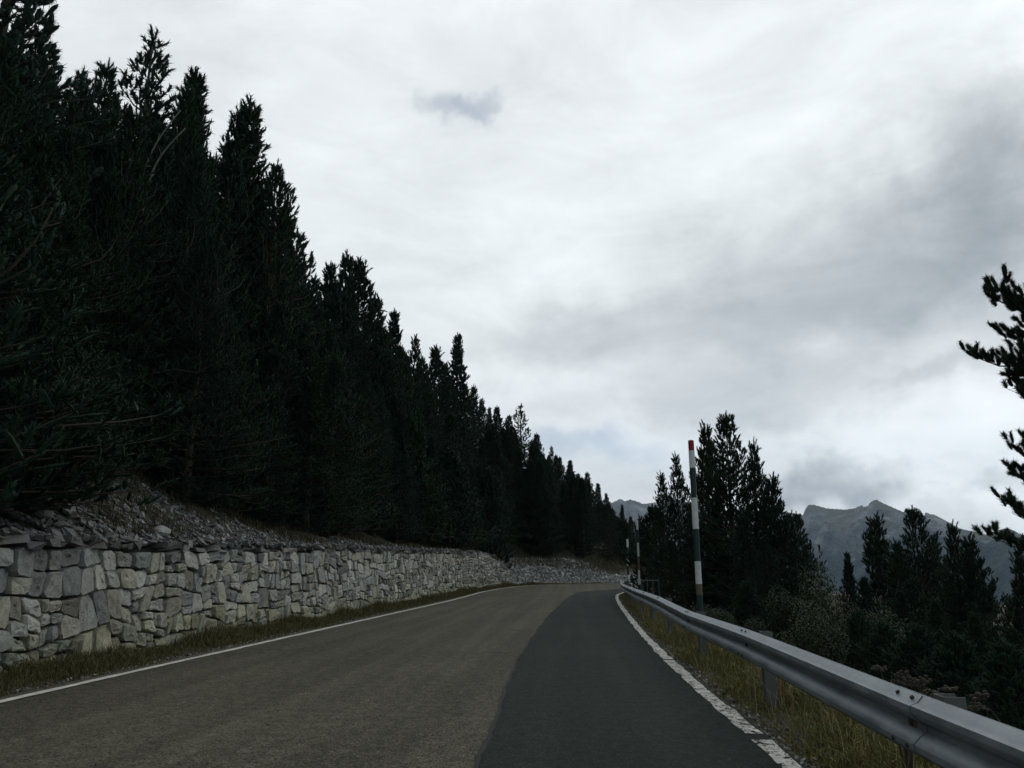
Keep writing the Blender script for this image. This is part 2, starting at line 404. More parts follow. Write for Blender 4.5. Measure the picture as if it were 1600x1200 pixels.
tag(mesh('ground', np.stack([GX, GY, GZ], -1).reshape(-1, 3), gridf(*GX.shape), M['ground'], smooth=True), kind='structure')

# ------------------------------------------------------------------ road
LINE_L = np.array([(-5.98, -14), (-5.95, 10), (-5.85, 25), (-5.72, 36), (-5.75, 46), (-5.3, 53), (-4.4, 58.5), (-2.9, 62.3), (-.4, 65.4), (4, 67.6), (9, 69), (16, 70), (40, 70.6)])
LINE_R = np.array([(1.47, -14), (1.46, 5), (1.36, 9), (1.31, 13), (1.33, 18), (1.41, 23), (1.56, 31), (1.75, 38), (2.0, 43), (2.7, 47.6), (4.2, 51.8), (7, 55.6), (12, 58.8), (22, 61.6), (40, 61)])
LL, LR = resample(LINE_L, .4), resample(LINE_R, .4)
def normal(P):
    T = np.gradient(P, axis=0); T /= np.linalg.norm(T, axis=1)[:, None]; return np.stack([T[:, 1], -T[:, 0]], 1)
def ribbon(name, A, B, nacross, dz, m, jit=0, seed=1):
    n = max(len(A), len(B)); q = np.linspace(0, 1, n)
    A = np.stack([np.interp(q, np.linspace(0, 1, len(A)), A[:, i]) for i in (0, 1)], 1)
    B = np.stack([np.interp(q, np.linspace(0, 1, len(B)), B[:, i]) for i in (0, 1)], 1)
    if jit:
        r = np.random.default_rng(seed); nB = normal(B)
        B = B+nB*(np.abs(np.convolve(r.normal(0, 1, n+4), np.ones(5)/5, 'valid')[:n])*jit)[:, None]
    t = np.linspace(0, 1, nacross+1)[None, :, None]
    G = A[:, None]*(1-t)+B[:, None]*t
    Z = zroad(G[..., 0], G[..., 1])+dz
    V = np.concatenate([G, Z[..., None]], -1)
    return mesh(name, V.reshape(-1, 3), gridf(n, nacross+1), m, smooth=True)
edgeL = LL-normal(LL)*.25; edgeR = LR+normal(LR)*.10
tag(ribbon('road', edgeL, edgeR, 24, 0, M['road'], .10), kind='structure')
def flat(px, py):     # where the photograph's pixel meets the road surface
    d = bearing(px, py); Y = 10.
    for _ in range(60):
        zz = float(zroad(d[0]/d[1]*Y, Y)); Y = .5*Y+.5*(EYE-zz)/max(-d[2]/d[1], .004)
    return d[0]/d[1]*Y, Y
pb = [(660, 1500), (705, 1300), (745, 1200), (771, 1130), (790, 1075), (800, 1045), (820, 1010), (853, 965), (884, 935), (903, 925)]
pb = [flat(*q) for q in pb]
pb = [(pb[0][0], -14)]+pb+[(2.6, 53), (7.5, 57.2), (13, 59.6)]
PB = resample(np.array(pb), .12)
PB[:, 0] += .012*np.sin(PB[:, 1]*1.9)+.006*np.sin(PB[:, 1]*5.7+1)
rEnd = int(np.argmin(np.hypot(LR[:, 0]-13, LR[:, 1]-59.2)))
# match the two sides by distance down the road
SB = PB[PB[:, 1] < 52]; jj = np.random.default_rng(8).normal(0, .006, len(SB))
yl = PB[:, 1]; Rr = edgeR[:rEnd]
n = 500; ql = np.linspace(0, len(PB)-1, n)
A = np.stack([np.interp(ql, np.arange(len(PB)), PB[:, i]) for i in (0, 1)], 1)
sR = np.interp(A[:, 1], Rr[:, 1], np.arange(len(Rr)))
B = np.stack([np.interp(sR, np.arange(len(Rr)), Rr[:, i]) for i in (0, 1)], 1)
tag(ribbon('road_patch', A, B, 10, .005, M['patch']), kind='structure')
seam_m = mat('seam_bitumen', lambda t, p: (setattr(p.inputs['Base Color'], 'default_value', (.010, .012, .011, 1)), setattr(p.inputs['Roughness'], 'default_value', .8)))
SB2 = SB+normal(SB)*np.abs(.022+jj)[:, None]; SB1 = SB-normal(SB)*np.abs(.012+jj[::-1])[:, None]
tag(ribbon('road_seam', SB1, SB2, 1, .009, seam_m), kind='structure')
def line_mark(P, w, name, gaps=(), seed=0):
    P = resample(P, .12) if len(P) < 200 else P
    r = np.random.default_rng(seed); n = len(P); nn = normal(P)
    q_ = .012 if len(P) and P[0, 0] < 0 else .015; j1 = np.convolve(r.normal(0, 1, n+2), np.ones(3)/3, 'valid')*q_; j2 = np.convolve(r.normal(0, 1, n+2), np.ones(3)/3, 'valid')*q_
    A = P-nn*(w/2+j1)[:, None]; B = P+nn*(w/2+j2)[:, None]
    V = np.concatenate([np.concatenate([A, (zroad(A[:, 0], A[:, 1])+.010)[:, None]], 1), np.concatenate([B, (zroad(B[:, 0], B[:, 1])+.010)[:, None]], 1)])
    i = np.arange(n-1); ok = np.ones(n-1, bool)
    for a, b in gaps: ok &= ~((P[:-1, 1] > a) & (P[:-1, 1] < b))
    i = i[ok]
    return mesh(name, V, np.stack([i, i+n, i+n+1, i+1], 1), M['paint'])
LR2 = resample(LINE_R, .12)
tag(line_mark(LR2[LR2[:, 1] < 50], .15, 'road_marking', [(6.75, 6.95), (12.35, 12.5)], 2), kind='structure')
tag(line_mark(resample(LINE_L, .12), .12, 'road_marking', seed=3), kind='structure')

# ------------------------------------------------------------------ stone wall
def clip(poly, a, b, c):    # keep a*x+b*y<=c
    out = []
    for i in range(len(poly)):
        p, q = poly[i], poly[(i+1) % len(poly)]
        dp, dq = a*p[0]+b*p[1]-c, a*q[0]+b*q[1]-c
        if dp <= 0: out.append(p)
        if dp*dq < 0:
            t = dp/(dp-dq); out.append((p[0]+t*(q[0]-p[0]), p[1]+t*(q[1]-p[1])))
    return out
def wall_point(s, h, out):
    i = np.interp(s, WR[:, 1], np.arange(len(WR)))
    x = np.interp(i, np.arange(len(WR)), WR[:, 0]); y = s
    k = np.clip(np.round(i).astype(int), 0, len(WR)-1); nn = normal(WR)[k]
    o = out-.10*h+.02
    return np.stack([x+nn[:, 0]*o, y+nn[:, 1]*o, h+zroad(x, y)-.05], 1)
def masonry(s0, s1, aspect, rmin, rmax, seed, topdrop, tints):
    r = random.Random(seed); rn = np.random.default_rng(seed)
    done = []
    def split(poly, target):
        P = np.array(poly); a_ = .5*abs(np.sum(P[:, 0]*np.roll(P[:, 1], -1)-P[:, 1]*np.roll(P[:, 0], -1)))
        w, h = np.ptp(P[:, 0]), np.ptp(P[:, 1])
        if a_ < target and max(w, h) < 2.1*min(w, h)+.02 or a_ < rmin*rmin: done.append(poly); return
        c = P.mean(0)+np.array([w, h])*rn.uniform(-.13, .13, 2)
        th = (0 if w > h*.9 else math.pi/2)+r.gauss(0, .17)
        A, B = math.cos(th), math.sin(th); cc = c[0]*math.cos(th)+c[1]*math.sin(th)
        for sg in (1, -1):
            q = clip(poly, sg*A, sg*B, sg*cc)
            if len(q) > 2: split(q, target if r.random() > .22 else r.choice([.4, .6, 1., 1.3])*rmax*rmax)
    x = s0; asp0 = aspect
    while x < s1:
        w = min(r.uniform(1.6, 2.6), s1-x); aspect = asp0*(1+.022*max(0, x-10))
        n0 = len(done); split([(x/aspect, 0), ((x+w)/aspect, 0), ((x+w)/aspect, float(wtop(x+w))-topdrop+r.uniform(-.05, .06)), (x/aspect, float(wtop(x))-topdrop+r.uniform(-.05, .06))], rmax*rmax*r.uniform(.7, 1.2)); x += w
        done[n0:] = [[(a*aspect, b) for a, b in q] for q in done[n0:]]
    aspect = 1.
    mb = MB()
    def warp_(P):
        u, v = P[:, 0]*2.3, P[:, 1]*2.3
        return P+np.stack([fbm(u, v, seed+1, 3), fbm(u, v, seed+2, 3)], 1)*np.array([.055, .06])
    for poly in done:
        poly = [tuple(q) for q in warp_(np.array(poly))/np.array([aspect, 1])]
        y = min(q[1] for q in poly)
        P = np.array(poly)*np.array([aspect, 1]); c = P.mean(0)
        keep = np.linalg.norm(P-np.roll(P, 1, 0), axis=1) > .015; P = P[keep]
        if len(P) < 3: continue
        size = np.linalg.norm(P-c, axis=1).mean()
        if size < .022: continue
        # jitter corners, round, shrink for the joint
        P = P+rn.normal(0, .009, P.shape)
        Q = []
        for i in range(len(P)):
            a, b = P[i], P[(i+1) % len(P)]
            f_ = r.uniform(.10, .22); Q += [a*(1-f_)+b*f_, a*.5+b*.5+rn.normal(0, .008, 2), a*f_+b*(1-f_)]
        Q = np.array(Q); joint = r.uniform(.011, .026)
        k = len(Q)
        dv = Q-c; L = np.linalg.norm(dv, axis=1)[:, None]
        def ring(sc, inset): return c+dv*np.maximum(L-inset-joint, .01)/L*sc
        prot = r.uniform(.02, .10); tx, ty = r.gauss(0, .12), r.gauss(.03, .12)
        rings = [(ring(1, 0), -.09, 0), (ring(1, .003), prot*.8, .005), (ring(1, .014), prot, .007), (ring(.66, .01), prot+.004, .010), (ring(.33, 0), prot+.006, .010)]
        V = []
        for ri, (Pt, o, nz) in enumerate(rings):
            oo = o+rn.normal(0, 1, k)*nz
            if ri > 1: oo = oo+(Pt-c)@np.array([tx, ty])
            V.append(np.column_stack([Pt, oo]))
        V.append(np.array([[c[0], c[1], prot+.006]]))
        V = np.concatenate(V)
        W3 = wall_point(V[:, 0], V[:, 1], V[:, 2])
        j = np.arange(k); F = [np.concatenate([np.stack([a*k+j, a*k+(j+1) % k, (a+1)*k+(j+1) % k, (a+1)*k+j], 1) for a in range(4)]),
                               np.stack([4*k+j, 4*k+(j+1) % k, np.full(k, 5*k)], 1)]
        base = np.array(tints[r.randrange(len(tints))])*r.uniform(.75, 1.3)*np.array([1.06, 1.065, 1.03])
        if y < .35: base = base*np.array([.95, .95, .82])
        mb.add(W3, F, base)
    return mb
LIME = [(.38, .385, .365), (.43, .43, .41), (.33, .345, .34), (.46, .455, .42), (.30, .285, .24), (.38, .365, .31), (.22, .225, .22)]
def rot3(r):
    a, b, c = r
    ca, sa, cb, sb, cc, sc = np.cos(a), np.sin(a), np.cos(b), np.sin(b), np.cos(c), np.sin(c)
    return np.array([[cc, -sc, 0], [sc, cc, 0], [0, 0, 1]])@np.array([[cb, 0, sb], [0, 1, 0], [-sb, 0, cb]])@np.array([[1, 0, 0], [0, ca, -sa], [0, sa, ca]])
def slabs(mb, s0, s1, seed, hs=(.04, .13), dark=.5, rows=1):
    r = np.random.default_rng(seed)
    for row in range(rows):
        s = s0
        while s < s1:
            w = r.uniform(.10, .5)*(1.5 if r.random() < .2 else 1); h = r.uniform(*hs); d = r.uniform(.3, .5)
            top = float(wtop(s))-.13+row*.07+r.normal(0, .025)
            c = wall_point(np.array([s+w/2]), np.array([top+h/2]), np.array([-.12+r.uniform(-.04, .05)-.08*row]))[0]
            x = np.array([[-1, -1, -1], [1, -1, -1], [1, 1, -1], [-1, 1, -1], [-1, -1, 1], [1, -1, 1], [1, 1, 1], [-1, 1, 1]])*np.array([d, w, h])/2
            # chamfered irregular slab: 8 corners + mid points
            x = x*(1+r.normal(0, .2, x.shape)); 
            x = x@rot3((r.normal(0, .09), r.normal(0, .10), r.normal(0, .2))).T+c
            mb.add(x, BOXF, np.array(LIME[r.integers(len(LIME))])*dark*r.uniform(.6, 1.3))
            s += w*r.uniform(.92, 1.15)
def core_strip(s0, s1, drop):
    s = np.arange(s0, s1+.3, .5); hs = np.array([-.2, .3, .7, 1.])
    V = []
    for h in hs: V.append(wall_point(s, np.where(h < 0, -.2, h*(wtop(s)-drop)), np.full(len(s), -.06)))
    V.append(wall_point(s, wtop(s)-drop, np.full(len(s), -.45)))
    return np.concatenate(V), gridf(5, len(s))
wall = empty('stone_wall', (-7.3, 8, 0))
tag(wall, 'long dry stone retaining wall of pale grey blocks along the left verge', 'wall')
def wpart(o):
    o.location = -np.array(wall.location) if o.parent is wall else o.location
    return o
def under(o, root):
    o.parent = root; o.location = -Vector(root.location); return o
under(masonry(1, 48.6, 1.35, .085, .36, 11, .16, LIME).build('stonework', M['stone'], smooth=True), wall).data.set_sharp_from_angle(angle=rad(32))
V, F = core_strip(0, 48.5, .12); under(mesh('core', V, F, M['core']), wall)
mb = MB(); slabs(mb, 1, 48.5, 5, rows=2); under(mb.build('coping', M['stone']), wall)
wall2 = empty('stone_wall', (-6.9, 50, 0))
tag(wall2, 'short rougher wall of thin tilted slabs at the far end before the bend', 'wall')
under(masonry(48.8, 60.8, 2.0, .07, .21, 12, .10, [tuple(np.array(c)*.9) for c in LIME]).build('stonework', M['stone'], smooth=True), wall2)
V, F = core_strip(48.7, 60.8, .08); under(mesh('core', V, F, M['core']), wall2)
mb = MB(); slabs(mb, 48.8, 60.8, 6, (.05, .1), rows=1); under(mb.build('coping', M['stone']), wall2)

# ------------------------------------------------------------------ scree (loose shale) and boulders
def chips(name, P, size, seed, tints, flat_=.35):
    r = np.random.default_rng(seed); n = len(P)
    x = np.array([[-1, -1, -1], [1, -1, -1], [1, 1, -1], [-1, 1, -1], [-1, -1, 1], [1, -1, 1], [1, 1, 1], [-1, 1, 1]])*.5
    B = np.broadcast_to(x, (n, 8, 3))*(1+r.normal(0, .22, (n, 8, 3)))
    B = B*(size[:, None, None]*np.stack([r.uniform(.6, 1.5, n), r.uniform(.6, 1.1, n), r.uniform(.5, 1.5, n)*flat_], 1)[:, None])
    a = r.uniform(0, 6.28, n); t1 = r.normal(.5, .4, n)
    c, s = np.cos(a), np.sin(a)
    X = B[..., 0]*c[:, None]-B[..., 1]*s[:, None]; Y = B[..., 0]*s[:, None]+B[..., 1]*c[:, None]; Z = B[..., 2]
    c, s = np.cos(t1)[:, None], np.sin(t1)[:, None]
    X, Z = X*c+Z*s, -X*s+Z*c
    V = np.stack([X, Y, Z], -1)+P[:, None]
    F = (np.arange(n)[:, None, None]*8+BOXF[None]).reshape(-1, 4)
    col = np.array(tints)[r.integers(len(tints), size=n)]*r.uniform(.5, 1.4, n)[:, None]
    return mesh(name, V.reshape(-1, 3), F, M['scree'], col=np.repeat(col, 8, 0))
def along_wall(s_idx, d):
    nn = normal(WR); i = np.interp(s_idx, np.arange(len(WR)), WR[:, 0]), np.interp(s_idx, np.arange(len(WR)), WR[:, 1])
    k = np.clip(np.round(s_idx).astype(int), 0, len(WR)-1)
    return i[0]-nn[k, 0]*d, i[1]-nn[k, 1]*d
def idx_at_y(y): return np.interp(y, WR[:, 1], np.arange(len(WR)))
r = np.random.default_rng(21)
n = 26000
yy = 5+44*r.random(n)**1.35; dd = .12+r.random(n)**1.4*4.2
lim = np.interp(yy, [5, 9.5, 11, 13, 15.5, 18, 22, 30, 50], [1.5, 1.4, 2.0, 3.0, 3.4, 2.2, 1.7, 1.4, 1.2])
ok = dd < lim*(1+.25*np.sin(yy*2.3)); yy, dd = yy[ok], dd[ok]
X, Y = along_wall(idx_at_y(yy), dd); gh = np.maximum(ground(X, Y), np.where(dd < .6, zroad(X, Y)+wtop(yy)-.08+.06*r.random(len(yy)), -99))
SH = [(.11, .115, .11), (.14, .145, .135), (.08, .085, .08), (.22, .22, .21), (.10, .095, .08)]
sz = .03+.11*r.random(len(X))**3.5; sz *= np.where(dd < .5, 1.4, 1)
tag(chips('scree', np.stack([X, Y, gh+.02], 1), sz, 3, SH), kind='stuff')
n = 24000
si = idx_at_y(60.4)+(len(WR)-idx_at_y(60.4)-60)*r.random(n)**1.1; dd = -.5+3.6*r.random(n)
X, Y = along_wall(si, dd); ok = (X < 13) & (Y > 55); X, Y = X[ok], Y[ok]
tag(chips('scree', np.stack([X, Y, ground(X, Y)+.02], 1),   .05+.15*r.random(len(X))**2.2, 4, [tuple(np.array(c)*2.5) for c in SH], .6), kind='stuff')
def boulder(name, loc, d, seed, col):
    r = np.random.default_rng(seed)
    th = np.linspace(0, 2*math.pi, 15)[:-1]; V = []
    for i, ph in enumerate(np.linspace(-1.2, 1.35, 6)):
        V.append(np.stack([np.cos(th)*math.cos(ph), np.sin(th)*math.cos(ph), np.full(14, math.sin(ph))], 1))
    V = np.concatenate(V); V = V*(1+.16*fbm(V[:, 0]*2, V[:, 1]*2+V[:, 2]*3, seed, 3)[:, None])+r.normal(0, .03, V.shape)
    for _ in range(7):      # knock flat faces off it
        nrm = r.normal(0, 1, 3); nrm /= np.linalg.norm(nrm); h = V@nrm; V -= np.maximum(h-.72, 0)[:, None]*nrm
    V = V*np.array(d)/2+np.array([0, 0, d[2]*.38])
    i = np.arange(5)[:, None]*14; j = np.arange(14)[None]
    F = [np.stack([i+j, i+(j+1) % 14, i+14+(j+1) % 14, i+14+j], -1).reshape(-1, 4), np.array([[70+q for q in range(14)]])]
    o = mesh(name, V, F, M['stone'], col=np.tile(col, (len(V), 1))); o.location = loc; o.rotation_euler = (0, 0, r.uniform(0, 6)); return o
def hill_hit(px, py, dmax=200):
    d = bearing(px, py); ts = np.arange(4, dmax, .15); P = d[None]*ts[:, None]+np.array([0, 0, EYE])
    g = ground(P[:, 0], P[:, 1]); i = np.argmax(P[:, 2] < g)
    return P[i] if P[i, 2] < g[i] else None
for i, (px, py, d, lab, c) in enumerate([
    (250, 838, (.42, .34, .22), 'pale flat stone lying on the scree right above the coping, the palest one', (.36, .36, .34)),
    (66, 812, (.40, .30, .2), 'light square stone on the bank at the left, above the wall coping', (.33, .33, .31)),
    (8, 805, (.40, .30, .2), 'grey stone on the bank at the far left edge above the wall', (.24, .24, .23)),
    (95, 826, (.36, .30, .14), 'flat grey stone slab on the bank between two paler stones', (.27, .27, .25))]):
    p = hill_hit(px, py)
    if p is not None:
        tag(boulder('rock', p, np.array(d), i+3, c), lab, 'rock')

# ------------------------------------------------------------------ grass
def blades(name, P, hgt, wid, lean, cols, seed, label_kind='stuff'):
    r = np.random.default_rng(seed); n = len(P)
    a = r.uniform(0, 6.28, n); dirv = np.stack([np.cos(a), np.sin(a), np.zeros(n)], 1)
    b = r.uniform(0, 6.28, n); wv = np.stack([np.cos(b), np.sin(b), np.zeros(n)], 1)*wid[:, None]/2
    ln = (r.random(n)*lean)[:, None]
    mid = P+np.array([0, 0, 1])*(hgt*.55)[:, None]+dirv*ln*hgt[:, None]*.3
    tip = P+np.array([0, 0, 1])*(hgt*(1-.35*ln[:, 0]))[:, None]+dirv*ln*hgt[:, None]
    V = np.stack([P-wv, P+wv, mid+wv*.7, mid-wv*.7, tip], 1)
    i = np.arange(n)[:, None]*5
    F = [(i+np.array([[0, 1, 2, 3]])), (i+np.array([[3, 2, 4]]))]
    col = np.array(cols)[r.integers(len(cols), size=n)]*r.uniform(.6, 1.3, n)[:, None]
    return mesh(name, V.reshape(-1, 3), F, M['grass'], col=np.repeat(col, 5, 0))
r = np.random.default_rng(31)
n = 95000
yy = 5+62*r.random(n)**2.0; u = r.random(n)
xx = np.interp(yy, LL[:, 1], LL[:, 0])-.16-.05*r.random(n)-(1.02+.0*yy)*u
clump = .5+.5*np.clip(fbm(xx*2.2, yy*1.6, 5, 4), -1, 1)
hh = (.04+.22*u**.9)*(.35+1.25*clump**1.5)*r.uniform(.5, 1.15, n)
ok = r.random(n) < .35+.65*clump+.3*u; xx, yy, hh = xx[ok], yy[ok], hh[ok]
OL = [(.085, .085, .026), (.060, .068, .020), (.115, .095, .040), (.095, .074, .032), (.14, .115, .055)]
tag(blades('grass', np.stack([xx, yy, ground(xx, yy)], 1), hh, .006+.00022*yy+.004*r.random(len(xx)), 1.0, OL, 1), kind='stuff')
n = 120000
yy = 1.5+46*r.random(n)**2.; u = r.random(n)**.9
xx = np.interp(yy, LR[:, 1], LR[:, 0])+.12+u*1.7
clump = .5+.5*np.clip(fbm(xx*2.6, yy*1.9, 15, 4), -1, 1)
hh = (.05+.26*np.minimum(u*2.5, 1))*(.45+.9*clump)*r.uniform(.5, 1.2, n)
ok = r.random(n) < .3+.8*clump; xx, yy, hh = xx[ok], yy[ok], hh[ok]
DR = [(.18, .155, .045), (.12, .135, .034), (.24, .195, .075), (.10, .12, .028), (.17, .12, .05), (.14, .15, .04)]
tag(blades('grass', np.stack([xx, yy, ground(xx, yy)], 1), hh, .006+.0002*yy+.004*r.random(len(xx)), 1.0, DR, 2), kind='stuff')
n = 1500; yy = 2+26*r.random(n)**1.5; xx = np.interp(yy, LR[:, 1], LR[:, 0])+.3+1.5*r.random(n)
tag(blades('grass', np.stack([xx, yy, ground(xx, yy)], 1), .3+.35*r.random(n), np.full(n, .006), .8, [(.30, .26, .15), (.22, .18, .09)], 12), kind='stuff')
def gravel(P, off, seed, n):
    r = np.random.default_rng(seed); i = (len(P)-2)*r.random(n)**1.8; nn = normal(P); k = i.astype(int)
    o = off*np.abs(r.normal(0, .09, n))
    X = np.interp(i, np.arange(len(P)), P[:, 0])+nn[k, 0]*o; Y = np.interp(i, np.arange(len(P)), P[:, 1])+nn[k, 1]*o
    ok = (Y > 2) & (Y < 40); X, Y = X[ok], Y[ok]
    return chips('gravel', np.stack([X, Y, zroad(X, Y)+.004], 1), .008+.022*r.random(len(X))**2, seed, [(.16, .15, .12), (.10, .095, .08), (.24, .23, .2)], .7)
tag(gravel(edgeL, -1, 61, 7000), kind='stuff'); tag(gravel(edgeR, 1, 62, 7000), kind='stuff')
# coarser tussocks on the bank above the wall, past the bend and on the valley side
n = 60000
yy = 7+55*r.random(n)**1.5; dd = .4+6*r.random(n)
X, Y = along_wall(idx_at_y(yy), dd); cl = fbm(X*1.1, Y*1.1, 25, 4); ok = cl+.12*dd > .45; X, Y, yy = X[ok], Y[ok], yy[ok]
tag(blades('grass', np.stack([X, Y, ground(X, Y)], 1), .12+.25*r.random(len(X)), .010+.0003*yy, 1.1, [(.060, .052, .028), (.048, .050, .022), (.085, .068, .038)], 3), kind='stuff')
n = 40000
si = idx_at_y(60)+(len(WR)-idx_at_y(60)-50)*r.random(n); dd = 1.6+8*r.random(n)
X, Y = along_wall(si, dd); ok = (fbm(X, Y, 4, 3) > -.3) & (X < 16); X, Y = X[ok], Y[ok]
tag(blades('grass', np.stack([X, Y, ground(X, Y)], 1), .2+.3*r.random(len(X)), np.full(len(X), .04), 1.0, [(.095, .085, .045), (.075, .078, .034), (.12, .10, .055)], 4), kind='stuff')
n = 30000
X = 3.2+22*r.random(n)**1.2; Y = 6+60*r.random(n)**1.3; ok = (-sdist(X, Y, ER)[0] > .6) & (fbm(X*.6, Y*.6, 44, 3) > -.25); X, Y = X[ok], Y[ok]
tag(blades('grass', np.stack([X, Y, ground(X, Y)], 1), .18+.35*r.random(len(X)), np.full(len(X), .02), 1.0, [(.042, .052, .022), (.034, .046, .018), (.06, .06, .03)], 5), kind='stuff')

# ------------------------------------------------------------------ guardrail
rail = empty('guardrail', (1.72, 4.2, 0))
tag(rail, 'long galvanised steel crash barrier with W-shaped beam running beside the right verge', 'guardrail')
RP = resample(EL_, .25); RP = RP[(RP[:, 1] > 0.0)]
rs = np.concatenate([[0], np.cumsum(np.linalg.norm(np.diff(RP, axis=0), axis=1))]); RP = RP[rs < 63]; rs = rs[rs < 63]
rtop = lambda y: np.interp(y, [0, 4.2, 8.2, 12.2, 16.2, 20, 30, 45], [.71, .705, .735, .725, .80, .80, .77, .74])
prof = np.array([(0, 0), (.012, .0), (.045, -.035), (.080, -.048), (.083, -.075), (.083, -.083), (.045, -.118), (.010, -.140), (.010, -.170), (.045, -.192), (.083, -.227), (.083, -.235), (.080, -.262), (.045, -.275), (.012, -.310), (0, -.310)])  # (towards the road, down)
def beam(P, off=0., th=.004):
    nn = normal(P); zt = zroad(P[:, 0], P[:, 1])+rtop(P[:, 1])
    kx = len(prof)
    outer = prof.copy(); outer[:, 0] += off
    inner = outer.copy(); inner[:, 0] -= th
    ring = np.concatenate([outer, inner[::-1]])
    V = []
    for p, nv, z in zip(P, nn, zt):
        V.append(np.stack([p[0]-nv[0]*ring[:, 0], p[1]-nv[1]*ring[:, 0], z+ring[:, 1]], 1))
    V = np.concatenate(V); k = len(ring); i = np.arange(len(P)-1)[:, None]*k; j = np.arange(k)[None]
    F = [np.stack([i+j, i+k+j, i+k+(j+1) % k, i+(j+1) % k], -1).reshape(-1, 4), np.array([list(range(k))]), np.array([[(len(P)-1)*k+q for q in range(k)][::-1]])]
    return V, F
# beams: 4 m lengths lapping at each post, each a hair proud of the next
nb = 0
posts = [(.2+4*k) for k in range(16)]
for k in range(15):
    a, b = posts[k]-.16, posts[k+1]+.16
    sel = (RP[:, 1] >= 0)
    s = np.clip(np.linspace(a, b, 18), 0, rs[-1])
    if b > rs[-1]: break
    P = np.stack([np.interp(s, rs, RP[:, i]) for i in (0, 1)], 1)
    V, F = beam(P, .0055*(k % 2)); o = mesh('beam', V, F, M['steel'], smooth=True); under(o, rail)
    o.data.set_sharp_from_angle(angle=rad(50))
for k, s in enumerate(posts):
    if s > rs[-1]-.3: break
    p = np.array([np.interp(s, rs, RP[:, i]) for i in (0, 1)]); q = np.array([np.interp(s+.1, rs, RP[:, i]) for i in (0, 1)])
    t = (q-p)/np.linalg.norm(q-p); nv = np.array([t[1], -t[0]]); rot = math.atan2(t[1], t[0])-math.pi/2
    z0 = float(zroad(*p)); zt = z0+float(rtop(p[1])); g = gz(*(p+nv*.2))-.4
    mb = MB(); c = p+nv*.185; H = zt-.02-g    # C-section post
    mb.box((*(c-nv*.055), g+H/2), (.006, .12, H), rot); 
    for sgn in (-1, 1): mb.box((*(c+t*sgn*.057), g+H/2), (.104, .006, H-.002), rot)
    under(mb.build('post', M['post']), rail)
    mb = MB(); mb.box((*(p+nv*.062), zt-.155), (.118, .11, .20), rot)
    under(mb.build('spacer', M['post']), rail)
    if s < 30:
        dl = [(.0, -.155, .012)]+[(dt, dz, .074) for dt in (-.09, .09) for dz in (-.045, -.118+.06)][:0]
        def bolt(dt, zz, outd, rr, ax):
            mb = MB(); cc = p-nv*outd+t*dt; P0 = np.array([*cc, zz]); 
            mb.tube([P0, P0+np.array(ax)*.012], [rr, rr*.75], 8); under(mb.build('bolt', M['rust']), rail)
        out = np.array([-nv[0], -nv[1], 0.])
        mb = MB(); mb.box((*(p-nv*.013), zt-.155), (.012, .10, .055), rot); under(mb.build('washer_plate', M['rust_plate']), rail)
        bolt(0, zt-.155, .02, .018, out)
        for dt in (-.09, .09):
            up = out*.55+np.array([0, 0, .83])
            bolt(dt, zt-.022, .038, .013, up)
            bolt(dt, zt-.245, .086, .012, out)

# ------------------------------------------------------------------ snow poles
def snow_pole(px, Y, ytop, w, bands, label, lean=0):
    top = at_y(px, ytop, Y); x = top[0]; g = gz(x, Y)
    root = empty('snow_pole', (x, Y, g)); tag(root, label, 'pole', 'banded snow poles behind the barrier')
    H = top[2]-g; z = H
    for i, (c, h) in enumerate(bands):
        b = max(z-h, -.3) if i < len(bands)-1 else -.3
        if z <= -.3: break
        mb = MB(); rr = w/2+(.0015 if i % 2 else 0)
        P = [(0, 0, b), (0, 0, z)]; 
        if i == 0: P = [(0, 0, b), (0, 0, z-.01), (0, 0, z)]; R = [rr, rr, rr*.8]
        else: R = [rr, rr]
        mb.tube(P, R, 16); o = mb.build(c+'_band', M[c], root, smooth=True); o.data.set_sharp_from_angle(angle=rad(40))
        z = b
    root.rotation_euler = (0, lean, 0)
snow_pole(1079.5, 14.6, 688, .108, [('red', .20), ('white', .325), ('green', .555), ('white', .57), ('green', .58), ('white', .40), ('ochre', .19), ('green', .57), ('white', .57)], 'thick tall red-tipped snow pole with white and green bands, nearest of the poles', .0)
snow_pole(995.3, 34, 813, .085, [('white', .40), ('green', .55), ('white', .57), ('ochre', .57), ('white', .6), ('green', .5)], 'slim white and dark banded snow pole, middle one of three in distance', .0)
snow_pole(980, 50, 842.5, .14, [('white', .5), ('green', .55), ('white', .6), ('green', .55), ('white', .5), ('green', .5)], 'thin farthest snow pole where the barrier bends away, shortest in view')

# small low fence of thin posts past the bend
fen = empty('low_fence', (3, 30, gz(3, 30)))
tag(fen, 'low rail fence of thin dark posts just behind the far end of the barrier', 'fence')
fp = [at_y(px, 905, 30) for px in (1002, 1011, 1020, 1029)]
for q in fp:
    mb = MB(); g = gz(q[0], q[1]); mb.tube([(q[0], q[1], g-.2), (q[0], q[1], q[2])], .022, 7); under(mb.build('post', M['post']), fen)
mb = MB(); mb.tube([tuple(q-np.array([0, 0, .05])) for q in fp], .02, 7); under(mb.build('rail', M['post']), fen)

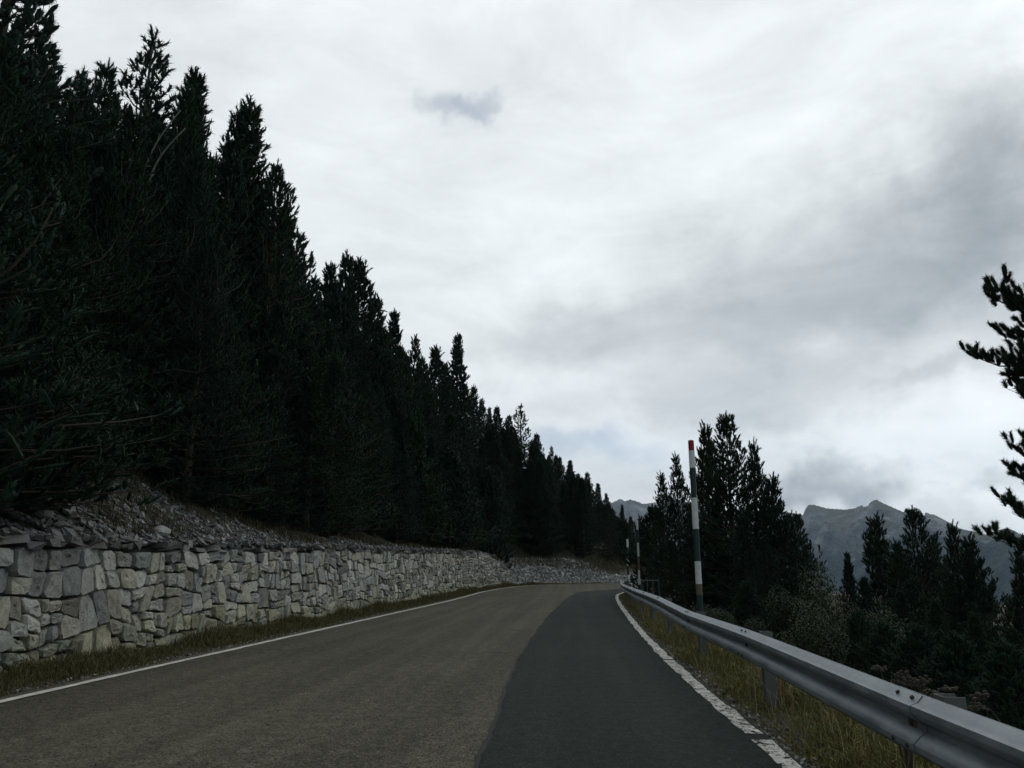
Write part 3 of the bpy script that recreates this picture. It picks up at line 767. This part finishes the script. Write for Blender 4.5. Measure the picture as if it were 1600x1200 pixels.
# ------------------------------------------------------------------ pines
def frame(A):
    ref = np.where(np.abs(A[:, 2:3]) < .9, np.array([[0, 0, 1.]]), np.array([[1., 0, 0]]))
    U = np.cross(A, ref); U /= np.linalg.norm(U, axis=1)[:, None]; return U, np.cross(A, U)
def needles(P, A, L, n, nl, nw, r, core=.30):
    """tufts: P base, A axis, L length -> triangles radiating along each shoot"""
    m = len(P); U, Vv = frame(A)
    s = (np.arange(n)[None]+r.random((m, n)))/n
    th = r.uniform(0, 6.28, (m, n)); sp = r.uniform(.6, 1.35, (m, n))
    base = P[:, None]+A[:, None]*(L[:, None]*s)[..., None]
    rd = np.cos(th)[..., None]*U[:, None]+np.sin(th)[..., None]*Vv[:, None]
    d = A[:, None]*(.75)+rd*sp[..., None]; d /= np.linalg.norm(d, axis=2)[..., None]
    side = np.cross(d, rd+.3*A[:, None]); side /= np.linalg.norm(side, axis=2)[..., None]+1e-9
    ln = nl*r.uniform(.7, 1.2, (m, n))
    tip = base+d*ln[..., None]
    w = nw*.5
    V = np.stack([base-side*w, base+side*w, tip], 2).reshape(-1, 3)
    F = np.arange(len(V)).reshape(-1, 3)
    # the dense heart of each tuft
    kr = nl*core*r.uniform(.75, 1.2, m); k = 4; a = np.arange(k)/k*2*math.pi
    def ring(f_, g): return (P+A*(L*f_)[:, None])[:, None]+(kr*g)[:, None, None]*(np.cos(a)[None, :, None]*U[:, None]+np.sin(a)[None, :, None]*Vv[:, None])
    C = np.concatenate([P[:, None], ring(.18, .8), ring(.80, 1.), (P+A*(L*1.08)[:, None])[:, None]], 1)
    f0 = np.array([[0, 2, 1], [0, 3, 2], [0, 4, 3], [0, 1, 4], [9, 5, 6], [9, 6, 7], [9, 7, 8], [9, 8, 5]]+[q for i in range(4) for q in ([1+i, 1+(i+1) % 4, 5+(i+1) % 4], [1+i, 5+(i+1) % 4, 5+i])])
    F2 = (np.arange(m)[:, None, None]*10+f0[None]).reshape(-1, 3)+len(V)
    return np.concatenate([V, C.reshape(-1, 3)]), np.concatenate([F, F2])
def make_pine(name, seed, H=10., R=1.9, cb=.06, step=.30, nb=5, nn=9, nl=.11, nw=.022, tw=.24, ss=.17, sparse=0., asc=0., wood=True, topy=1., matn='needle', sl=(.13, .28), lop=0., core=.32, tipw=.16, leadp=.13):
    r = np.random.default_rng(seed)
    root = empty(name)
    zt = np.linspace(0, H, 9); bx = np.cumsum(r.normal(0, .05, 9))*.6; by = np.cumsum(r.normal(0, .05, 9))*.6; bx -= bx[0]; by -= by[0]
    tr = np.stack([bx, by, zt], 1); R0 = .016*H
    wb = MB(); k8 = tr.copy(); k8[0, 2] = -.6
    wb.tube(k8, np.maximum(R0*(1-zt/H)**.85, .012), 8)
    SP, SA, SL = [], [], []
    z = cb*H
    while z < H*.985:
        t = (z/H-cb)/(1-cb)
        prof_ = (1-t)**.9*1.1*min(1., .62+t*3)
        c0 = np.array([np.interp(z, zt, bx), np.interp(z, zt, by), z])
        ph0 = r.uniform(0, 6.28); nbr = nb if t < .9 else 4
        for b in range(nbr):
            if r.random() < sparse: continue
            ph = ph0+b*2*math.pi/nbr+r.normal(0, .3)
            L = R*prof_*r.uniform(.5, 1.2)*(1+.22*math.sin(ph*1.+z*1.7+seed))*(1+lop*math.cos(ph-1.)) + .10
            e0 = rad(-8+asc+62*t**1.4+r.normal(0, 7)); e1 = e0+rad(38*(1-t*.5))
            if .45 < t < .93 and r.random() < leadp: e0 += rad(22); e1 = rad(86); L *= 1.35   # a side leader
            n = 6; q = np.linspace(0, 1, n); e = e0+(e1-e0)*q**1.5
            hd = np.array([math.cos(ph), math.sin(ph), 0]); ds = L/(n-1)
            seg = np.cos(e)[:, None]*hd+np.sin(e)[:, None]*np.array([0, 0, 1.])
            Pb = np.concatenate([[c0], c0+np.cumsum(seg[:-1]*ds, 0)])
            Pb[1:] += r.normal(0, .02*L, (n-1, 3))
            if wood and L > .5: wb.tube(Pb, np.linspace(.012+.010*L, .006, n), 4, False)
            # twigs
            sarr = np.arange(.22, 1., min(.5, tw/L))
            for si, s in enumerate(sarr):
                p = np.array([np.interp(s, q, Pb[:, i]) for i in range(3)])
                d = np.array([np.interp(s, q, seg[:, i]) for i in range(3)])
                sg = 1 if si % 2 else -1
                lat = np.cross(d, [0, 0, 1.]); lat /= np.linalg.norm(lat)+1e-9
                td = d*.75+lat*sg*r.uniform(.5, 1.)+np.array([0, 0, r.uniform(0, .45)]); td /= np.linalg.norm(td)
                tl = (tipw+.42*(1-s)*min(L, 1.8))*r.uniform(.6, 1.2)
                if wood and tl > .35 and t < .8: wb.tube([p, p+td*tl], [.007, .004], 3, False)
                ns = max(1, int(tl/ss))
                for j in range(ns):
                    f_ = (j+1)/ns
                    SP.append(p+td*tl*(f_-.15)+r.normal(0, .03, 3)); a = td*.6+np.array([0, 0, .75])+r.normal(0, .32, 3)
                    SA.append(a); SL.append(r.uniform(*sl))
            for j in range(2):
                SP.append(Pb[-1]-seg[-1]*.1*j); SA.append(seg[-1]*.8+np.array([0, 0, .5])+r.normal(0, .15+.3*j, 3)); SL.append(r.uniform(*sl)*1.25)
        z += step*r.uniform(.8, 1.2)*(1-.35*t)
    for j in range(5):
        SP.append(np.array([bx[-1], by[-1], H-.18*j])); SA.append(np.array([0, 0, 1.])+r.normal(0, .12, 3)); SL.append(.38)
    SP, SA, SL = np.array(SP), np.array(SA), np.array(SL); SA /= np.linalg.norm(SA, axis=1)[:, None]
    V, F = needles(SP, SA, SL, nn, nl, nw, r, core)
    wb.build('trunk', M['bark'], root, smooth=True)
    mesh('crown', V, F, M[matn], root)
    root['h'] = H
    return root, len(F)
def copy_tree(o, parent=None):
    c = o.copy(); COL.objects.link(c)
    if parent: c.parent = parent
    for ch in o.children: copy_tree(ch, c)
    return c
FAR = dict(nn=17, nl=.115, nw=.034, tw=.22, ss=.14, nb=7, step=.26, core=.27)
NEAR = dict(nn=32, nl=.10, nw=.015, tw=.2, ss=.13, nb=7, step=.28, core=.24)
PR = {}
def proto(key, *a, **k):
    o, nf = make_pine('pine_tree', *a, **k); PR[key] = [o, False, k['H']]
proto('dense1', 1, H=10., R=1.75, cb=.03, **FAR)
proto('dense2', 2, H=10., R=2.05, cb=.03, **{**FAR, 'tw': .34})
proto('narrow', 3, H=10., R=1.35, cb=.04, **FAR)
proto('open1', 4, H=10., R=1.8, cb=.15, sparse=.30, **{**FAR, 'step': .40, 'nb': 6})
proto('broad', 5, H=10., R=2.5, cb=.03, **{**FAR, 'tw': .34, 'ss': .26})
proto('open2', 6, H=10., R=1.5, cb=.12, sparse=.35, asc=8, **{**FAR, 'step': .36, 'nb': 6})
proto('young', 7, H=4., R=1.25, cb=.02, **{**FAR, 'step': .2})
proto('near2', 18, H=10., R=1.9, cb=.03, **NEAR)
proto('near3', 19, H=10., R=2.2, cb=.02, **NEAR)
proto('near_young', 20, H=5., R=1.6, cb=.02, **{**NEAR, 'step': .2})
proto('near', 8, H=11., R=2.3, cb=.10, sparse=.12, step=.34, nb=6, nn=24, nl=.12, nw=.016, tw=.2, ss=.15)
HERO = dict(core=.26, leadp=.28, tipw=.22, nn=32, nl=.115, nw=.020, tw=.19, ss=.14)
proto('sapling', 9, H=3.5, R=1.15, cb=.02, step=.17, nb=6, nn=26, nl=.09, nw=.013, tw=.15, ss=.11)
proto('hero1', 11, H=9., R=2.4, cb=.10, sparse=.24, step=.32, nb=6, **HERO)
proto('hero2', 12, H=9., R=1.5, cb=.08, sparse=.2, step=.32, nb=6, asc=6, **HERO)
proto('hero3', 13, H=9., R=1.9, cb=.05, step=.30, nb=7, sparse=.06, **HERO)
proto('edge', 14, H=11., R=2.8, cb=.36, sparse=.08, step=.42, nb=6, core=.36, nn=120, nl=.085, nw=.013, tw=.11, ss=.085, asc=6, sl=(.10, .20), tipw=.34)
def put(key, x, y, H, label, group=None, rz=None, wide=1., sink=.1, name='pine_tree', rnd=random.Random(5)):
    o, used, h0 = PR[key]
    if used: o = copy_tree(o)
    else: PR[key][1] = True
    o.location = (x, y, gz(x, y)-sink); s = H/h0
    o.rotation_euler = (0, 0, rnd.uniform(0, 6.28) if rz is None else rz); o.scale = (s*wide, s*wide, s)
    if 'group' in o: del o['group']
    tag(o, label, 'tree', group); return o
def put_top(key, px, py, X=None, Y=None, **k):
    """a pine whose top stands at this bearing, at lateral offset X or at distance Y"""
    d = bearing(px, py)
    if Y is None: Y = X*d[1]/d[0]
    X = Y*d[0]/d[1]; zt = EYE+Y*d[2]/d[1]; g = gz(X, Y)
    H = zt-g+.1
    return put(key, X, Y, H, **k), H
GF = 'pines of the dense forest on the left slope'
SKY = [ # key, px, py, X (negative = left of the road axis), label
 ('near', 20, -150, -13.0, 'largest pine at the upper left corner, its branches reaching over the sky'),
 ('near3', 128, 122, -13.5, 'rounded dark pine top just right of the corner pine'),
 ('near2', 165, 112, -14.5, None),
 ('open1', 237, 58, -15.5, 'tall open-crowned pine showing sky through it, highest of the left skyline after the corner pine'),
 ('near2', 292, 148, -13.5, None),
 ('narrow', 318, 124, -13.5, 'pointed pine beside the open-crowned tall pine on the skyline'),
 ('open2', 364, 182, -14.0, None),
 ('dense1', 392, 168, -13.5, 'sharp-topped pine halfway along the upper left skyline'),
 ('broad', 436, 268, -12.0, 'pine with long side branches sticking out to the right against the sky'),
 ('open1', 462, 368, -12.0, None),
 ('dense2', 490, 440, -13.0, None),
 ('narrow', 523, 424, -13.0, None),
 ('dense1', 543, 403, -12.8, 'tall pine with twin points in the middle of the left skyline'),
 ('dense2', 562, 413, -12.8, None),
 ('narrow', 610, 492, -12.0, None), ('dense1', 588, 468, -12.5, None),
 ('open2', 645, 531, -11.5, None), ('dense2', 681, 547, -11.5, None),
 ('narrow', 713, 531, -11.0, 'slender pine spire standing clear of its neighbours above the far wall'),
 ('broad', 627, 545, -12.0, None), ('broad', 661, 562, -11.5, None), ('dense2', 697, 573, -11.5, None), ('broad', 727, 604, -11.0, None), ('dense2', 753, 626, -10.5, None),
 ('dense1', 741, 606, -11.0, None), ('narrow', 766, 640, -10.0, None)]
rnd = random.Random(77)
for key, px, py, X, lab in SKY:
    put_top(key, px, py, X, label=lab or 'dark pine on the skyline of the left forest, between two taller ones', group=GF if not lab else None, wide=rnd.uniform(1.0, 1.25))
for key, px, py, Y in [('dense1', 776, 638, 84), ('dense2', 795, 652, 86), ('open1', 815, 635, 84), ('dense1', 838, 680, 92), ('open2', 860, 700, 90), ('dense1', 874, 716, 96),
                       ('narrow', 889, 722, 92), ('dense2', 903, 742, 100), ('dense1', 918, 740, 98), ('narrow', 934, 757, 100), ('dense2', 947, 772, 104), ('broad', 957, 795, 100),
                       ('narrow', 972, 790, 96), ('dense1', 985, 808, 104), ('narrow', 1000, 812, 98), ('dense2', 1012, 832, 104)]:
    lab = 'open-topped pine, highest where the skyline starts down to the bend' if px == 815 else 'small dark pine on the skyline beyond the bend'
    put_top(key, px, py, Y=Y, label=lab, group=None if px == 815 else 'pines on the skyline beyond the bend', wide=rnd.uniform(1.2, 1.6))
# the body of the forest: every tree kept under the skyline
SX = [-200, 0, 120, 200, 290, 345, 400, 430, 470, 540, 600, 650, 700, 750, 800, 860, 920, 960, 1000, 1040]
SYs = [-80, 60, 185, 150, 180, 225, 230, 320, 445, 480, 506, 553, 577, 618, 662, 706, 755, 792, 835, 870]
cnt = 0
cands = []
y = 6.
row = 0
for row, d0 in enumerate([2.0, 3.6, 5.6, 8.2, 11.2]):
    y = 6.+rnd.uniform(0, 1)
    while y < (62 if row < 4 else 56):
        cands.append((y, d0+rnd.uniform(-.5, .9)*(1 if row else .8), row)); y += rnd.uniform(1.7, 2.6)*(1+.12*row)
for y, d, row in cands:
    if row == 0: # the bare scree tongue keeps the first row back
        d += float(np.interp(y, [5, 10, 12, 15, 18, 22, 60], [-.4, -.3, .7, 1.5, .5, .1, -.1]))
    X, Y = along_wall(np.array([idx_at_y(y)]), np.array([d])); X, Y = float(X[0]), float(Y[0])
    g = gz(X, Y); px, _ = project((X, Y, g+6))
    if px < -150: continue
    zmax = None
    lim = float(np.interp(px, SX, SYs))+rnd.uniform(0, 30)
    dd = bearing(px, lim); zt = EYE+dd[2]/dd[1]*Y
    H = min(zt-g, (rnd.uniform(9, 15) if row > 1 else rnd.uniform(7, 11)) if row else rnd.uniform(4, 7.5))
    if H < 2.2: continue
    key = rnd.choice(['dense1', 'dense2', 'narrow', 'broad', 'dense1', 'young'] if row == 0 else ['dense1', 'dense2', 'narrow', 'dense2', 'broad'])
    if H < 4.2: key = 'young'
    if Y < 21: key = 'near_young' if H < 6 else rnd.choice(['near2', 'near3'])
    put(key, X, Y, H, ['dark bushy pine at the front edge of the forest above the scree', 'dark pine standing within the dense forest on the left slope'][min(row, 1)], GF if row else 'pines along the front edge of the left forest', wide=rnd.uniform(.95, 1.3)*(1.25 if H < 7 else 1)); cnt += 1
# beyond the bend, on the spur
for _ in range(700):
    if cnt > 212: break
    X, Y = rnd.uniform(-17, 15), rnd.uniform(57, 96)
    dw = float(sdist([X], [Y], WR)[0][0])
    if dw < 3.0+max(0, X)*.35 or dw > 19: continue
    g = gz(X, Y); px, _ = project((X, Y, g+3)); lim = float(np.interp(px, SX, SYs))+rnd.uniform(-4, 16)
    dd = bearing(px, lim); zt = EYE+dd[2]/dd[1]*Y; H = min(zt-g, rnd.uniform(6, 9))
    if H < 1.8: continue
    put(rnd.choice(['dense1', 'dense2', 'narrow', 'broad']) if H > 4 else 'young', X, Y, H, 'dark pine on the wooded spur beyond the bend', 'pines on the spur beyond the bend', wide=rnd.uniform(1.1, 1.5)); cnt += 1

# valley side: the group behind the snow pole
for key, px, py, Y, lab, w in [
    ('hero2', 1034, 743, 37, 'small open pine at the left of the group behind the snow poles', 1.0),
    ('young', 1022, 800, 42, 'little dark pine at the foot of the small open pine, by the farthest poles', 1.1),
    ('hero2', 1057, 715, 33, 'thin pine just left of the thick red-tipped pole', .9),
    ('hero3', 1100, 668, 31, 'pine directly right of the thick pole top, second tallest of its group', .85),
    ('hero1', 1130, 655, 29, 'tallest pine of the group behind the thick pole, branches open against the sky', 1.1),
    ('hero2', 1177, 696, 28, 'pine with a narrow upright crown right of the tallest in the group', .95),
    ('hero3', 1206, 748, 27, 'lower spreading pine on the right flank of the group behind the pole', 1.1),
    ('hero1', 1243, 808, 29, 'low rightmost pine of the group, its edge against the mountain', 1.0),
    ('dense1', 1080, 790, 35, 'low dark pine hidden at the foot of the group behind the pole', 1.3),
    ('dense2', 1160, 810, 26, 'low bushy pine in the middle of the group, below the tallest', 1.3),
    ('dense1', 1120, 800, 30, 'low dark pine behind the thick pole, in the thick of the group', 1.4),
    ('dense2', 1195, 840, 24, 'bushy pine low in front of the group, above the barrier', 1.2),
    # right-hand group
    ('narrow', 1320, 868, 36, 'small pointed pine at the left end of the right-hand group', 1.0),
    ('hero3', 1368, 810, 33, 'pointed pine in front of the mountain peak, second from the left in its group', 1.15),
    ('hero1', 1428, 802, 30, 'broad pine in front of the jagged ridge, tallest of the right-hand group', 1.1),
    ('hero2', 1400, 850, 28, 'slim pine in the dip between the pointed and the broad pine', 1.3),
    ('hero2', 1487, 824, 27, 'leaning narrow pine right of the broad one', 1.1),
    ('hero3', 1516, 842, 26, 'pine with rounded shoulder, rightmost top before the gap', 1.),
    ('hero1', 1462, 850, 32, 'pine filling the space between the broad pine and the narrow one', 1.1),
    ('hero3', 1592, 868, 22, 'dark pine at the right edge beneath the overhanging branches', 1.1),
    ('dense2', 1350, 905, 26, 'low dark pine on the slope below the pointed pine', 1.4),
    ('dense1', 1405, 925, 22, 'low dark pine at the foot of the broad pine', 1.5),
    ('dense2', 1460, 940, 20, 'bushy dark pine low behind the barrier at the right', 1.5),
    ('dense1', 1520, 960, 18, 'bushy dark pine lower right, above the near barrier', 1.5),
    ('dense2', 1580, 985, 15, 'dark young pine at the right edge close behind the barrier', 1.5),
    ('sapling', 1335, 965, 15, 'small dark pine behind the middle of the barrier', 1.2),
    ('sapling', 1385, 985, 12.5, 'bushy sapling pine behind the barrier, left of the seed heads', 1.3),
    ('sapling', 1440, 990, 11, 'dark sapling pine right behind the dried seed heads', 1.4),
    ('sapling', 1500, 1005, 9.8, 'dark sapling pine on the slope right of the seed heads', 1.4),
    ('sapling', 1570, 1020, 8.8, 'dark sapling pine closest to the near barrier at the right', 1.4),
    ('sapling', 1220, 925, 20, 'sapling pine above the barrier below the rightmost of the middle group', 1.2),
    ('sapling', 1165, 915, 21, 'sapling pine between the thick pole and the shrubs', 1.2),
    ('young', 1650, 960, 13, 'small dark pine just outside the barrier at the right edge', 1.4),
    ]:
    put_top(key, px, py, Y=Y, label=lab, wide=w)
o, H = put_top('edge', 1722, 200, Y=12.5, label='close pine at the right edge, bushy needle branches reaching into the sky', wide=1.0, rz=2.1)

# ------------------------------------------------------------------ dead stems
def stem(pts, r0, name, label, cat='tree'):
    P = np.array(pts); n = 14; q = np.linspace(0, 1, n); k = np.linspace(0, 1, len(P))
    Q = np.stack([np.interp(q, k, P[:, i]) for i in range(3)], 1)
    for _ in range(3): Q[1:-1] = (Q[:-2]+Q[1:-1]*2+Q[2:])/4
    mb = MB(); mb.tube(Q, np.linspace(r0, r0*.3, n), 7)
    rr = np.random.default_rng(len(label))
    for j in (5, 8, 10, 12): 
        d = rr.normal(0, 1, 3); d[2] = abs(d[2]); d /= np.linalg.norm(d); mb.tube([Q[j], Q[j]+d*r0*7], [r0*.3, r0*.1], 5)
    tag(mb.build(name, M['dead'], smooth=True), label, cat)
def gstem(top, Y, r0, lab):
    T = [at_y(px, py, Y) for px, py in top]; x0 = T[0][0]-.3
    stem([(x0, Y, gz(x0, Y)-.2), ((x0+T[0][0])/2, Y, (T[0][2]+gz(x0, Y))/2)]+T, r0, 'dead_trunk', lab)
gstem([(226, 300), (245, 245), (290, 200)], 18.2, .05, 'pale bare stem curving right across the dark upper forest, lower of two')
gstem([(216, 285), (240, 225), (282, 172)], 18.6, .045, 'thin bare stem arching above the other pale stem in the upper forest')
for px, py, hpx, lab in [(613, 838, 50, 'short bleached snag standing on the bank at the forest foot'), (775, 862, 26, 'pale broken stump leaning on top of the far wall')]:
    p = hill_hit(px, py)
    if p is not None:
        h = hpx/1200*p[1]; stem([p-np.array([0, 0, .2]), p+np.array([.05*h, 0, h*.5]), p+np.array([-.12*h, 0, h])], .06+.03*(px > 700), 'tree_stump', lab)

# ------------------------------------------------------------------ shrubs on the valley side
def make_shrub(seed, n=15000, cols=((.020, .034, .014), (.030, .046, .018), (.014, .026, .012), (.036, .044, .018))):
    r = np.random.default_rng(seed); root = empty('shrub')
    c = r.normal(0, 1, (9, 3))*np.array([.38, .38, .22])+np.array([0, 0, .5])
    i = r.integers(9, size=n); v = r.normal(0, 1, (n, 3)); v /= np.linalg.norm(v, axis=1)[:, None]
    P = c[i]+v*(r.random(n)**.4*.34)[:, None]; P[:, 2] = np.abs(P[:, 2])
    a = r.normal(0, 1, (n, 3)); a /= np.linalg.norm(a, axis=1)[:, None]; U, Vv = frame(a)
    s = r.uniform(.010, .020, n)[:, None]
    V = np.stack([P-a*s*1.5, P+U*s*.7, P+a*s*1.5, P-U*s*.7], 1).reshape(-1, 3)
    col = np.array(cols)[r.integers(len(cols), size=n)]*r.uniform(.6, 1.4, (n, 1))
    mesh('foliage', V, np.arange(4*n).reshape(-1, 4), M['leaf'], root, col=np.repeat(col, 4, 0))
    wb = MB()
    for q in c: wb.tube([(0, 0, -.1), tuple(q*.5+r.normal(0, .04, 3)), tuple(q)], [.02, .012, .005], 5)
    wb.build('stems', M['bark'], root); return root
sh = [make_shrub(1), make_shrub(2), make_shrub(3, cols=((.028, .046, .016), (.040, .056, .020), (.020, .034, .014)))]
su = [False]*3
spots = [(1245, 925, 19, 0, 1.0, 'olive green shrub on the slope below the rightmost pine of the middle group'), (1290, 935, 18, 2, 1.1, 'pale green shrub on the grassy hump between the two pine groups'),
         (1262, 965, 14, 1, .9, 'leafy shrub above the middle of the barrier'),
         (1125, 945, 18, 0, .7, 'small shrub right beside the thick snow pole base'),
         (1265, 915, 24, 2, 1.5, 'yellowish green shrub on the hump against the blue valley'), (1305, 950, 22, 0, 1.2, 'shrub in the gap between the two groups of pines')]
for px, py, Y, k, s, lab in spots:
    p = at_y(px, py, Y); g = gz(p[0], Y)
    o = sh[k] if not su[k] else copy_tree(sh[k]); su[k] = True
    need = max((p[2]-g), .5); o.location = (p[0], Y, g-.05); o.scale = (s*1.1, s*1.1, need/.95); o.rotation_euler = (0, 0, px*.37)
    tag(o, lab, 'shrub', 'shrubs on the slope behind the barrier')
# dried umbel plants
def umbel(px, py, Y, seed, lab):
    p = at_y(px, py, Y); g = gz(p[0], Y); r = np.random.default_rng(seed); root = empty('dried_plant', (p[0], Y, g)); H = p[2]-g
    st, hd = MB(), MB()
    for _ in range(7):
        hd = MB(); st = MB(); t = np.array([r.normal(0, .13), r.normal(0, .10), H*r.uniform(.82, 1.)]); st.tube([(0, 0, -.1), tuple(t*np.array([.4, .4, .6])), tuple(t)], [.008, .006, .004], 5)
        for _ in range(26):
            a = r.normal(0, 1, 3); a[2] = abs(a[2])*.5; a /= np.linalg.norm(a); e = t+a*r.uniform(.02, .055); st.tube([t, e], [.002, .0015], 3, False)
            hd.box(e, (.016, .016, .010), r.uniform(0, 3))
        hd.build('seed_head', M['brush'], st.build('stalk', M['bark'], root))
    tag(root, lab, 'plant')
umbel(1400, 1046, 5.4, 1, 'brown dried seed heads poking above the barrier near its bolted joint')
umbel(1470, 1070, 4.9, 2, 'brown dried seed heads right of the other ones behind the near barrier')
# pale stones on the slope between the trees
r = np.random.default_rng(5)
n = 900; X = 3.5+9*r.random(n); Y = 16+34*r.random(n); ok = -sdist(X, Y, ER)[0] > 1.; X, Y = X[ok], Y[ok]
tag(chips('scree', np.stack([X, Y, ground(X, Y)+.03], 1), .08+.3*r.random(len(X))**2.5, 9, [(.20, .205, .20), (.27, .27, .26), (.15, .155, .15)], .6), kind='stuff')

# ------------------------------------------------------------------ mountains across the valley
RIDGE = [(600, 800), (800, 790), (930, 790), (957, 785), (969, 779), (977, 783), (984, 780), (995, 783), (1005, 787), (1030, 784), (1049, 780), (1064, 781), (1100, 790), (1150, 800), (1200, 796), (1230, 800), (1254, 805), (1258, 796), (1262, 789),
 (1270, 788), (1292, 794), (1320, 796), (1335, 794), (1341, 791), (1347, 789), (1350, 791.5), (1353, 791), (1356, 790), (1360, 784), (1369, 780), (1380, 786), (1396, 793), (1412, 800), (1415, 794), (1422, 799), (1430, 803), (1432, 794), (1438, 796),
 (1444, 807), (1446, 800), (1453, 803), (1460, 804), (1475, 812), (1500, 826), (1525, 831), (1541, 836), (1550, 831), (1572, 825), (1585, 829), (1597, 836), (1640, 822), (1700, 800), (1900, 790), (2300, 800)]
ra = np.array([azel(*q) for q in RIDGE]); o_ = np.argsort(ra[:, 0]); ra = ra[o_]
def mountains(az, rr):
    el = np.interp(az, ra[:, 0], ra[:, 1])
    R1 = 5200.+500*np.sin(az*9)
    top = np.tan(el)*R1+EYE
    t = np.clip((rr-1500)/(R1-1500), 0, 1)
    floor = -330.
    x, y = rr*np.sin(az)/900, rr*np.cos(az)/900
    # spurs: ridged noise that fades out at the crest
    rg = 1-np.abs(fbm(x*1.3+.2*np.sin(az*30), y*1.1, 51, 7)); rg2 = 1-np.abs(fbm(x*5, y*5, 52, 5))
    h = floor+(top-floor)*t**1.25
    h = h+(rg-.75)*260*np.sin(np.pi*np.clip(t, 0, 1))**.8+(rg2-.7)*60*np.clip(t*(1-t)*5, 0, 1)
    # keep everything below the crest line as seen
    cap = EYE+np.tan(el)*rr*(.30+.70*smooth(.25, 1., t))
    capped = np.where(t < .999, np.minimum(h, np.maximum(cap-12*(1-t), floor)+0), top)
    gl = np.abs(fbm(x*7+fbm(x*2, y*2, 61, 2), y*7, 55, 5))+.5*np.abs(fbm(x*17, y*17, 57, 4))
    capped = capped-gl*95*np.sin(np.pi*np.clip(t, 0, 1))**.6*(1-smooth(.93, .998, t))
    back = np.clip((rr-R1)/2600, 0, 1)
    return np.where(rr > R1, top-back*(top+200)+0*rg, capped)
az = np.concatenate([np.linspace(-1.2, -.16, 90), np.linspace(-.155, .62, 1500), np.linspace(.63, 1.5, 120)])
rr = np.concatenate([np.linspace(150, 1500, 22), np.linspace(1560, 4700, 110), np.linspace(4730, 5900, 60), np.linspace(6000, 8200, 12)])
AZm, RR = np.meshgrid(az, rr)
Zm = mountains(AZm, RR)
valley = -12-330*smooth(120, 1500, RR)+fbm(AZm*8, RR/160, 8, 4)*14*smooth(150, 500, RR)
Zm = np.where(RR <= 1500, np.minimum(valley, -20), np.where(RR < 1900, Zm*smooth(1500, 1900, RR)+valley*(1-smooth(1500, 1900, RR)), Zm))
def f(t, p):
    g = N(t, 'ShaderNodeNewGeometry'); P = g.outputs['Position']
    sp = N(t, 'ShaderNodeSeparateXYZ'); t.links.new(P, sp.inputs[0]); ns = N(t, 'ShaderNodeSeparateXYZ'); t.links.new(g.outputs['Normal'], ns.inputs[0])
    rock = mixc(t, maprange(t, noise(t, P, .006, 9, .65), .3, .7), (.045, .048, .052), (.34, .34, .335))
    mp = N(t, 'ShaderNodeMapping'); mp.inputs['Scale'].default_value = (.004, .004, .02); t.links.new(P, mp.inputs[0])
    rock = mixc(t, maprange(t, noise(t, mp.outputs[0], 1., 9, .7), .45, .65, 0, .6), rock, (.10, .105, .10))
    turf = mixc(t, noise(t, P, .01, 6, .6), (.075, .08, .045), (.12, .115, .07))
    c = mixc(t, M_(t, 'MULTIPLY', maprange(t, ns.outputs[2], .70, .88), maprange(t, noise(t, P, .004, 7, .6), .4, .6)), rock, turf)
    hline = M_(t, 'ADD', sp.outputs[2], M_(t, 'MULTIPLY', M_(t, 'SUBTRACT', noise(t, P, .0022, 8, .65), .5), 620.))
    wood = mixc(t, noise(t, P, .03, 6, .7), (.018, .026, .018), (.045, .055, .034))
    c = mixc(t, maprange(t, hline, 60, 150), wood, c)
    t.links.new(c, p.inputs['Base Color'])
    bump(t, p, noise(t, P, .018, 9, .7), 1., 40.)
M['mountain'] = mat('mountain_rock', f)
V = np.stack([RR*np.sin(AZm), RR*np.cos(AZm), Zm], -1).reshape(-1, 3)
o = mesh('mountains', V, gridf(*AZm.shape), M['mountain'], smooth=True); tag(o, kind='structure')

# ------------------------------------------------------------------ haze
hm = bpy.data.materials.new('air'); hm.use_nodes = True; t = hm.node_tree; t.nodes.clear()
pv = N(t, 'ShaderNodeVolumePrincipled'); pv.inputs['Color'].default_value = (.50, .72, 1., 1); pv.inputs['Density'].default_value = 4.5e-5; pv.inputs['Anisotropy'].default_value = .2
t.links.new(pv.outputs[0], N(t, 'ShaderNodeOutputMaterial').inputs['Volume'])
mb = MB(); mb.box((0, 0, 400), (18000, 18000, 2000))
tag(mb.build('haze', hm), kind='stuff')
